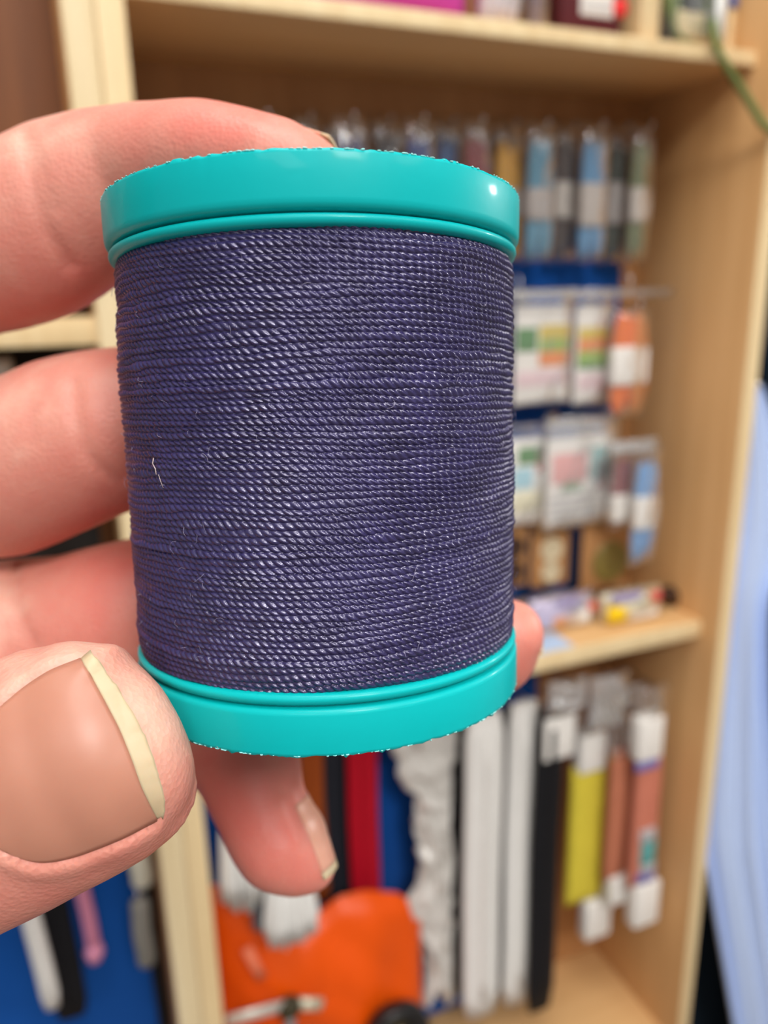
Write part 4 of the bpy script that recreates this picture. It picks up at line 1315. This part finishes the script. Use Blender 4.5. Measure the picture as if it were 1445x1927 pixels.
# thumbnail outline in the photograph's frame
N_TOP = polyline([(-66, 1372), (0, 1330), (45, 1292), (95, 1260), (152, 1240)], 40)      # upper fold, root to free edge
N_BOT = polyline([(34, 1614), (70, 1626), (108, 1622), (150, 1611), (230, 1579), (296, 1543)], 40)   # lower fold
N_ROOT = polyline([(-66, 1372), (-82, 1450), (-70, 1530), (-24, 1584), (34, 1614)], 40)
N_FREE = polyline([(152, 1240), (168, 1270), (196, 1322), (222, 1372), (244, 1424), (264, 1480), (284, 1520), (296, 1543)], 40)
N_EDGE = polyline([(172, 1230), (200, 1278), (226, 1312), (248, 1346), (267, 1388), (284, 1432), (297, 1474), (306, 1510), (304, 1538)], 40)
out_px = np.vstack([N_TOP, N_FREE, N_BOT[::-1], N_ROOT[::-1]])
m_ = np.nonzero((HV[:, 2] < 62) & (NRM[:, 2] < 0.1) & (HV[:, 1] > 5))[0]
pp = np.stack([CX + F_PX * HV[m_, 0] / HV[m_, 2], CY + F_PX * HV[m_, 1] / HV[m_, 2]], -1)
inside = np.zeros(len(m_), bool); j = len(out_px) - 1
for i in range(len(out_px)):
    xi, yi = out_px[i]; xj, yj = out_px[j]
    cnd = ((yi > pp[:, 1]) != (yj > pp[:, 1])) & (pp[:, 0] < (xj - xi) * (pp[:, 1] - yi) / (yj - yi + 1e-9) + xi)
    inside ^= cnd; j = i
sides = np.vstack([N_TOP[:-3], N_ROOT, N_BOT[:-2]])
def dist2(Pp, L): return np.sqrt(((Pp[:, None, :] - L[None]) ** 2).sum(-1)).min(1) / 25.0
ds = dist2(pp, sides); da = dist2(pp, out_px)
disp = np.where(inside, -0.30 * np.clip(da / 0.25, 0, 1), 0.34 * np.exp(-((ds - 0.55) / 0.75) ** 2) * np.clip(ds / 0.2, 0.0, 1))
HV[m_] += NRM[m_] * disp[:, None]

# skin tint: redder pads, knuckles and undersides, paler tops
tint = np.full(len(HV), 0.5)
def blob(px, py, z, r, amt):
    global tint
    c_ = near(px, py, z)
    tint += amt * np.exp(-((HV - c_) ** 2).sum(1) / r ** 2)
blob(400, 260, 72, 8, 0.30); blob(150, 560, 84, 9, 0.35); blob(220, 930, 84, 9, 0.30); blob(200, 1120, 88, 10, 0.25)
blob(520, 1600, 84, 9, 0.28); blob(440, 1450, 90, 9, 0.35); blob(1000, 1240, 90, 6, 0.25); blob(90, 1660, 56, 7, 0.18)
blob(330, 1520, 57, 5, 0.15); blob(60, 290, 80, 7, -0.15); blob(120, 690, 84, 8, -0.18); blob(310, 1380, 55, 4.0, -0.32); blob(120, 1215, 56, 5, -0.2); blob(-10, 1150, 88, 6, -0.25)
blob(70, 850, 82, 7, -0.10)

mt, nt, bs = material('skin')
at = node(nt, 'ShaderNodeAttribute'); at.attribute_name = 'tint'
tc = node(nt, 'ShaderNodeTexCoord')
n1 = node(nt, 'ShaderNodeTexNoise', Scale=260.0, Detail=4.0); nt.links.new(tc.outputs['Object'], n1.inputs['Vector'])
ma = node(nt, 'ShaderNodeMath', operation='MULTIPLY_ADD'); ma.inputs[1].default_value = 0.5; nt.links.new(n1.outputs['Fac'], ma.inputs[0])
sb = node(nt, 'ShaderNodeMath', operation='SUBTRACT'); sb.inputs[1].default_value = 0.25
nt.links.new(at.outputs['Fac'], sb.inputs[0]); nt.links.new(sb.outputs[0], ma.inputs[2])
rp = node(nt, 'ShaderNodeValToRGB')
rp.color_ramp.elements[0].position = 0.1; rp.color_ramp.elements[0].color = srgb(226, 186, 166)
rp.color_ramp.elements[1].position = 0.95; rp.color_ramp.elements[1].color = srgb(208, 112, 100)
em = rp.color_ramp.elements.new(0.5); em.color = srgb(210, 140, 124)
nt.links.new(ma.outputs[0], rp.inputs['Fac']); nt.links.new(rp.outputs['Color'], bs.inputs['Base Color'])
bs.inputs['Roughness'].default_value = 0.45
bs.inputs['Specular IOR Level'].default_value = 0.35
bs.inputs['Subsurface Weight'].default_value = 0.30
bs.inputs['Subsurface Radius'].default_value = (1.0, 0.36, 0.2)
bs.inputs['Subsurface Scale'].default_value = 0.0022
mp = node(nt, 'ShaderNodeMapping'); mp.inputs['Rotation'].default_value = (0.3, 0.9, 0.5); mp.inputs['Scale'].default_value = (900, 2600, 900)
nt.links.new(tc.outputs['Object'], mp.inputs['Vector'])
n2 = node(nt, 'ShaderNodeTexNoise', Scale=1.0, Detail=3.0); nt.links.new(mp.outputs['Vector'], n2.inputs['Vector'])
vo = node(nt, 'ShaderNodeTexVoronoi', Scale=2600.0); nt.links.new(tc.outputs['Object'], vo.inputs['Vector'])
mm = node(nt, 'ShaderNodeMath', operation='ADD'); nt.links.new(n2.outputs['Fac'], mm.inputs[0]); nt.links.new(vo.outputs['Distance'], mm.inputs[1])
b = node(nt, 'ShaderNodeBump', Strength=0.45, Distance=0.0001)
nt.links.new(mm.outputs[0], b.inputs['Height']); nt.links.new(b.outputs['Normal'], bs.inputs['Normal'])
SKIN = mt

hand = empty('hand', to_world(near(180, 1430, 58))[0], 'bare left hand gripping the spool, thumb in front and four fingers behind', 'hand')
hm = mk('skin', to_world(HV), HQ, SKIN, hand)
if len(hm.data.vertices) == len(tint):
    at_ = hm.data.attributes.new('tint', 'FLOAT', 'POINT')
    at_.data.foreach_set('value', tint.astype(np.float32))


def nail_mat(name, c1, c2, rough):
    mt, nt, bs = material(name)
    tc = node(nt, 'ShaderNodeTexCoord')
    nz = node(nt, 'ShaderNodeTexNoise', Scale=220.0, Detail=3.0); nt.links.new(tc.outputs['Object'], nz.inputs['Vector'])
    mx = node(nt, 'ShaderNodeMix', data_type='RGBA'); mx.inputs['A'].default_value = c1; mx.inputs['B'].default_value = c2
    nt.links.new(nz.outputs['Fac'], mx.inputs['Factor']); nt.links.new(mx.outputs['Result'], bs.inputs['Base Color'])
    bs.inputs['Roughness'].default_value = rough
    bs.inputs['Specular IOR Level'].default_value = 0.45
    bs.inputs['Subsurface Weight'].default_value = 0.3
    bs.inputs['Subsurface Radius'].default_value = (1.0, 0.45, 0.3)
    bs.inputs['Subsurface Scale'].default_value = 0.0012
    return mt


NAIL = nail_mat('nail_plate', srgb(172, 116, 96), srgb(184, 128, 106), 0.40)
NAIL_F = nail_mat('fingernail_plate', srgb(208, 146, 124), srgb(216, 158, 136), 0.38)
NAIL_W = nail_mat('nail_free_edge', srgb(182, 160, 126), srgb(206, 186, 154), 0.5)


def plate(Pf, nrm, thick, name, mat, parent):
    """solid sheet from a grid of points (nu, nv, 3) and outward normals"""
    nu, nv, _ = Pf.shape
    back = Pf - nrm * thick
    Fg = grid_faces(nu, nv); n = nu * nv
    edge = [(i, 0) for i in range(nu)] + [(nu - 1, j) for j in range(1, nv)] + [(i, nv - 1) for i in range(nu - 2, -1, -1)] + [(0, j) for j in range(nv - 2, 0, -1)]
    rim = []
    for k in range(len(edge)):
        a = edge[k][0] * nv + edge[k][1]; b_ = edge[(k + 1) % len(edge)]; b_ = b_[0] * nv + b_[1]
        rim.append((a, b_, b_ + n, a + n))
    bm = bmesh.new()
    VV_ = to_world(np.vstack([Pf.reshape(-1, 3), back.reshape(-1, 3)]))
    bv = [bm.verts.new(v_) for v_ in VV_]
    for q in np.vstack([Fg, Fg[:, ::-1] + n, np.array(rim)]):
        try: bm.faces.new([bv[i] for i in q])
        except ValueError: pass
    return from_bm(name, bm, mat, parent)


def coons(c0, c1, d0, d1, nu, nv):
    """c0(u) at v=0, c1(u) at v=1, d0(v) at u=0, d1(v) at u=1"""
    u = np.linspace(0, 1, nu); v_ = np.linspace(0, 1, nv)
    f_ = lambda L, t: np.stack([np.interp(t, np.linspace(0, 1, len(L)), L[:, k]) for k in (0, 1)], -1)
    C0, C1, D0, D1 = f_(c0, u), f_(c1, u), f_(d0, v_), f_(d1, v_)
    U, W = u[:, None, None], v_[None, :, None]
    return (1 - W) * C0[:, None] + W * C1[:, None] + (1 - U) * D0[None] + U * D1[None] - ((1 - U) * (1 - W) * C0[0] + U * (1 - W) * C0[-1] + (1 - U) * W * C1[0] + U * W * C1[-1])


nu, nv = 40, 36
px_ = coons(N_TOP, N_BOT, N_ROOT, N_FREE, nu, nv)
S = march(px_[..., 0].ravel(), px_[..., 1].ravel()); Ng = grad(S)
S = S.reshape(nu, nv, 3)
for _ in range(10):
    S[1:-1] = (S[:-2] + 2 * S[1:-1] + S[2:]) / 4
S = S.reshape(-1, 3)
lift = (0.02 + 0.16 * np.sin(np.pi * np.linspace(0, 1, nv))[None, :] ** 0.6 * np.ones((nu, 1)) + 0.10 * np.linspace(0, 1, nu)[:, None] ** 2).reshape(-1)
S = (S + Ng * lift[:, None]).reshape(nu, nv, 3); Ng = Ng.reshape(nu, nv, 3)
thumbnail = plate(S, Ng, 0.35, 'thumbnail', NAIL, hand)
# free edge of the thumbnail
d_ = coons(N_FREE, N_EDGE, polyline([N_FREE[0], N_EDGE[0]], 10), polyline([N_FREE[-1], N_EDGE[-1]], 10), 40, 8)
S2 = march(d_[..., 0].ravel(), d_[..., 1].ravel()); N2 = grad(S2)
rough_ = np.random.default_rng(3).normal(0, 0.03, (40, 1)) * np.linspace(0, 1, 8)[None, :]
lift2 = (np.interp(np.linspace(0, 1, 40), [0, 0.12, 0.5, 0.9, 1], [0.08, 0.26, 0.32, 0.24, 0.06])[:, None] + 0.22 * np.linspace(0, 1, 8)[None, :] + rough_).reshape(-1)
S2 = (S2 + N2 * lift2[:, None]).reshape(40, 8, 3)
fe = plate(S2, N2.reshape(40, 8, 3), 0.42, 'free_edge', NAIL_W, thumbnail)
fe['label'] = 'whitish free edge of the thumbnail'


def small_nail(tip_c, axis, dorsal, length, half_angle, name, lift0=0.10, over=1.1, kfree=0.88):
    axis = axis / np.linalg.norm(axis); dorsal = dorsal - axis * (dorsal @ axis); dorsal /= np.linalg.norm(dorsal)
    wd = np.cross(axis, dorsal)
    nu, nv = 22, 17
    s_ = np.linspace(-length, 0, nu); ang = np.linspace(-half_angle, half_angle, nv)
    P0, DIR = [], []
    for q in s_:
        for g_ in ang:
            shrink = 1.0 - 0.12 * (max(0, -q / length - 0.7) / 0.3)
            dr = math.cos(g_ * shrink) * dorsal + math.sin(g_ * shrink) * wd
            P0.append(tip_c + axis * q + dr * 16); DIR.append(-dr)
    P0, DIR = np.array(P0), np.array(DIR)
    t = np.zeros(len(P0))
    for _ in range(70):
        t += 0.8 * np.clip(hand_sdf(P0 + DIR * t[:, None]), -2, 4)
        t = np.minimum(t, 15.5)
    S = (P0 + DIR * t[:, None]).reshape(nu, nv, 3)
    # the plate carries straight on past the point where the pad curves away
    k0 = int(nu * 0.66)
    step = (S[k0] - S[k0 - 4]) / 4
    for i in range(k0, nu):
        S[i] = S[k0] + step * (i - k0) * np.linalg.norm(axis * length / nu) / (np.linalg.norm(step, axis=1).mean() + 1e-9) * over
    Nn = -DIR.reshape(nu, nv, 3)
    S = S + Nn * (lift0 * np.sin(np.linspace(0.15, np.pi - 0.15, nv))[None, :, None])
    kf = int(nu * kfree)
    o_ = plate(S[:kf + 1], Nn[:kf + 1], 0.3, name, NAIL_F, hand)
    plate(S[kf:], Nn[kf:], 0.32, 'free_edge', NAIL_W, o_)
    return o_


small_nail(near(612, 312, 74.5), near(612, 312, 74.3) - near(500, 300, 76.5), np.array([0.35, -0.85, 0.45]), 9.0, 0.85, 'index_fingernail')
small_nail(near(560, 1662, 89), near(560, 1660, 89) - near(510, 1540, 90), np.array([0.94, -0.22, 0.06]), 8.5, 0.80, 'little_fingernail')
small_nail(near(1006, 1217, 91), near(1006, 1217, 90.5) - near(940, 1213, 93), np.array([0.45, -0.35, 0.85]), 7.5, 0.8, 'ring_fingernail')
# sleeve over the forearm, outside the picture
P = np.array([WR + [-14, 8, -5], WR + [-30, 18, -11], WR + [-60, 42, -30], WR + [-110, 90, -70], WR + [-140, 130, -110]])
V, f = tube(P, [26, 28, 31, 36, 38], 28, False, 0.85, (0, 0, 1))
V2, f2 = tube(P, [24.5, 26.5, 29.5, 34.5, 36.5], 28, False, 0.85, (0, 0, 1))
V, f = join([(V, f), (V2, [q[::-1] for q in f2])])
f = f + [(i, (i + 1) % 28, len(V) // 2 + (i + 1) % 28, len(V) // 2 + i) for i in range(28)]
mk('sleeve', to_world(V), f, col('grey_knit_sleeve', 88, 90, 100, rough=0.9), hand)
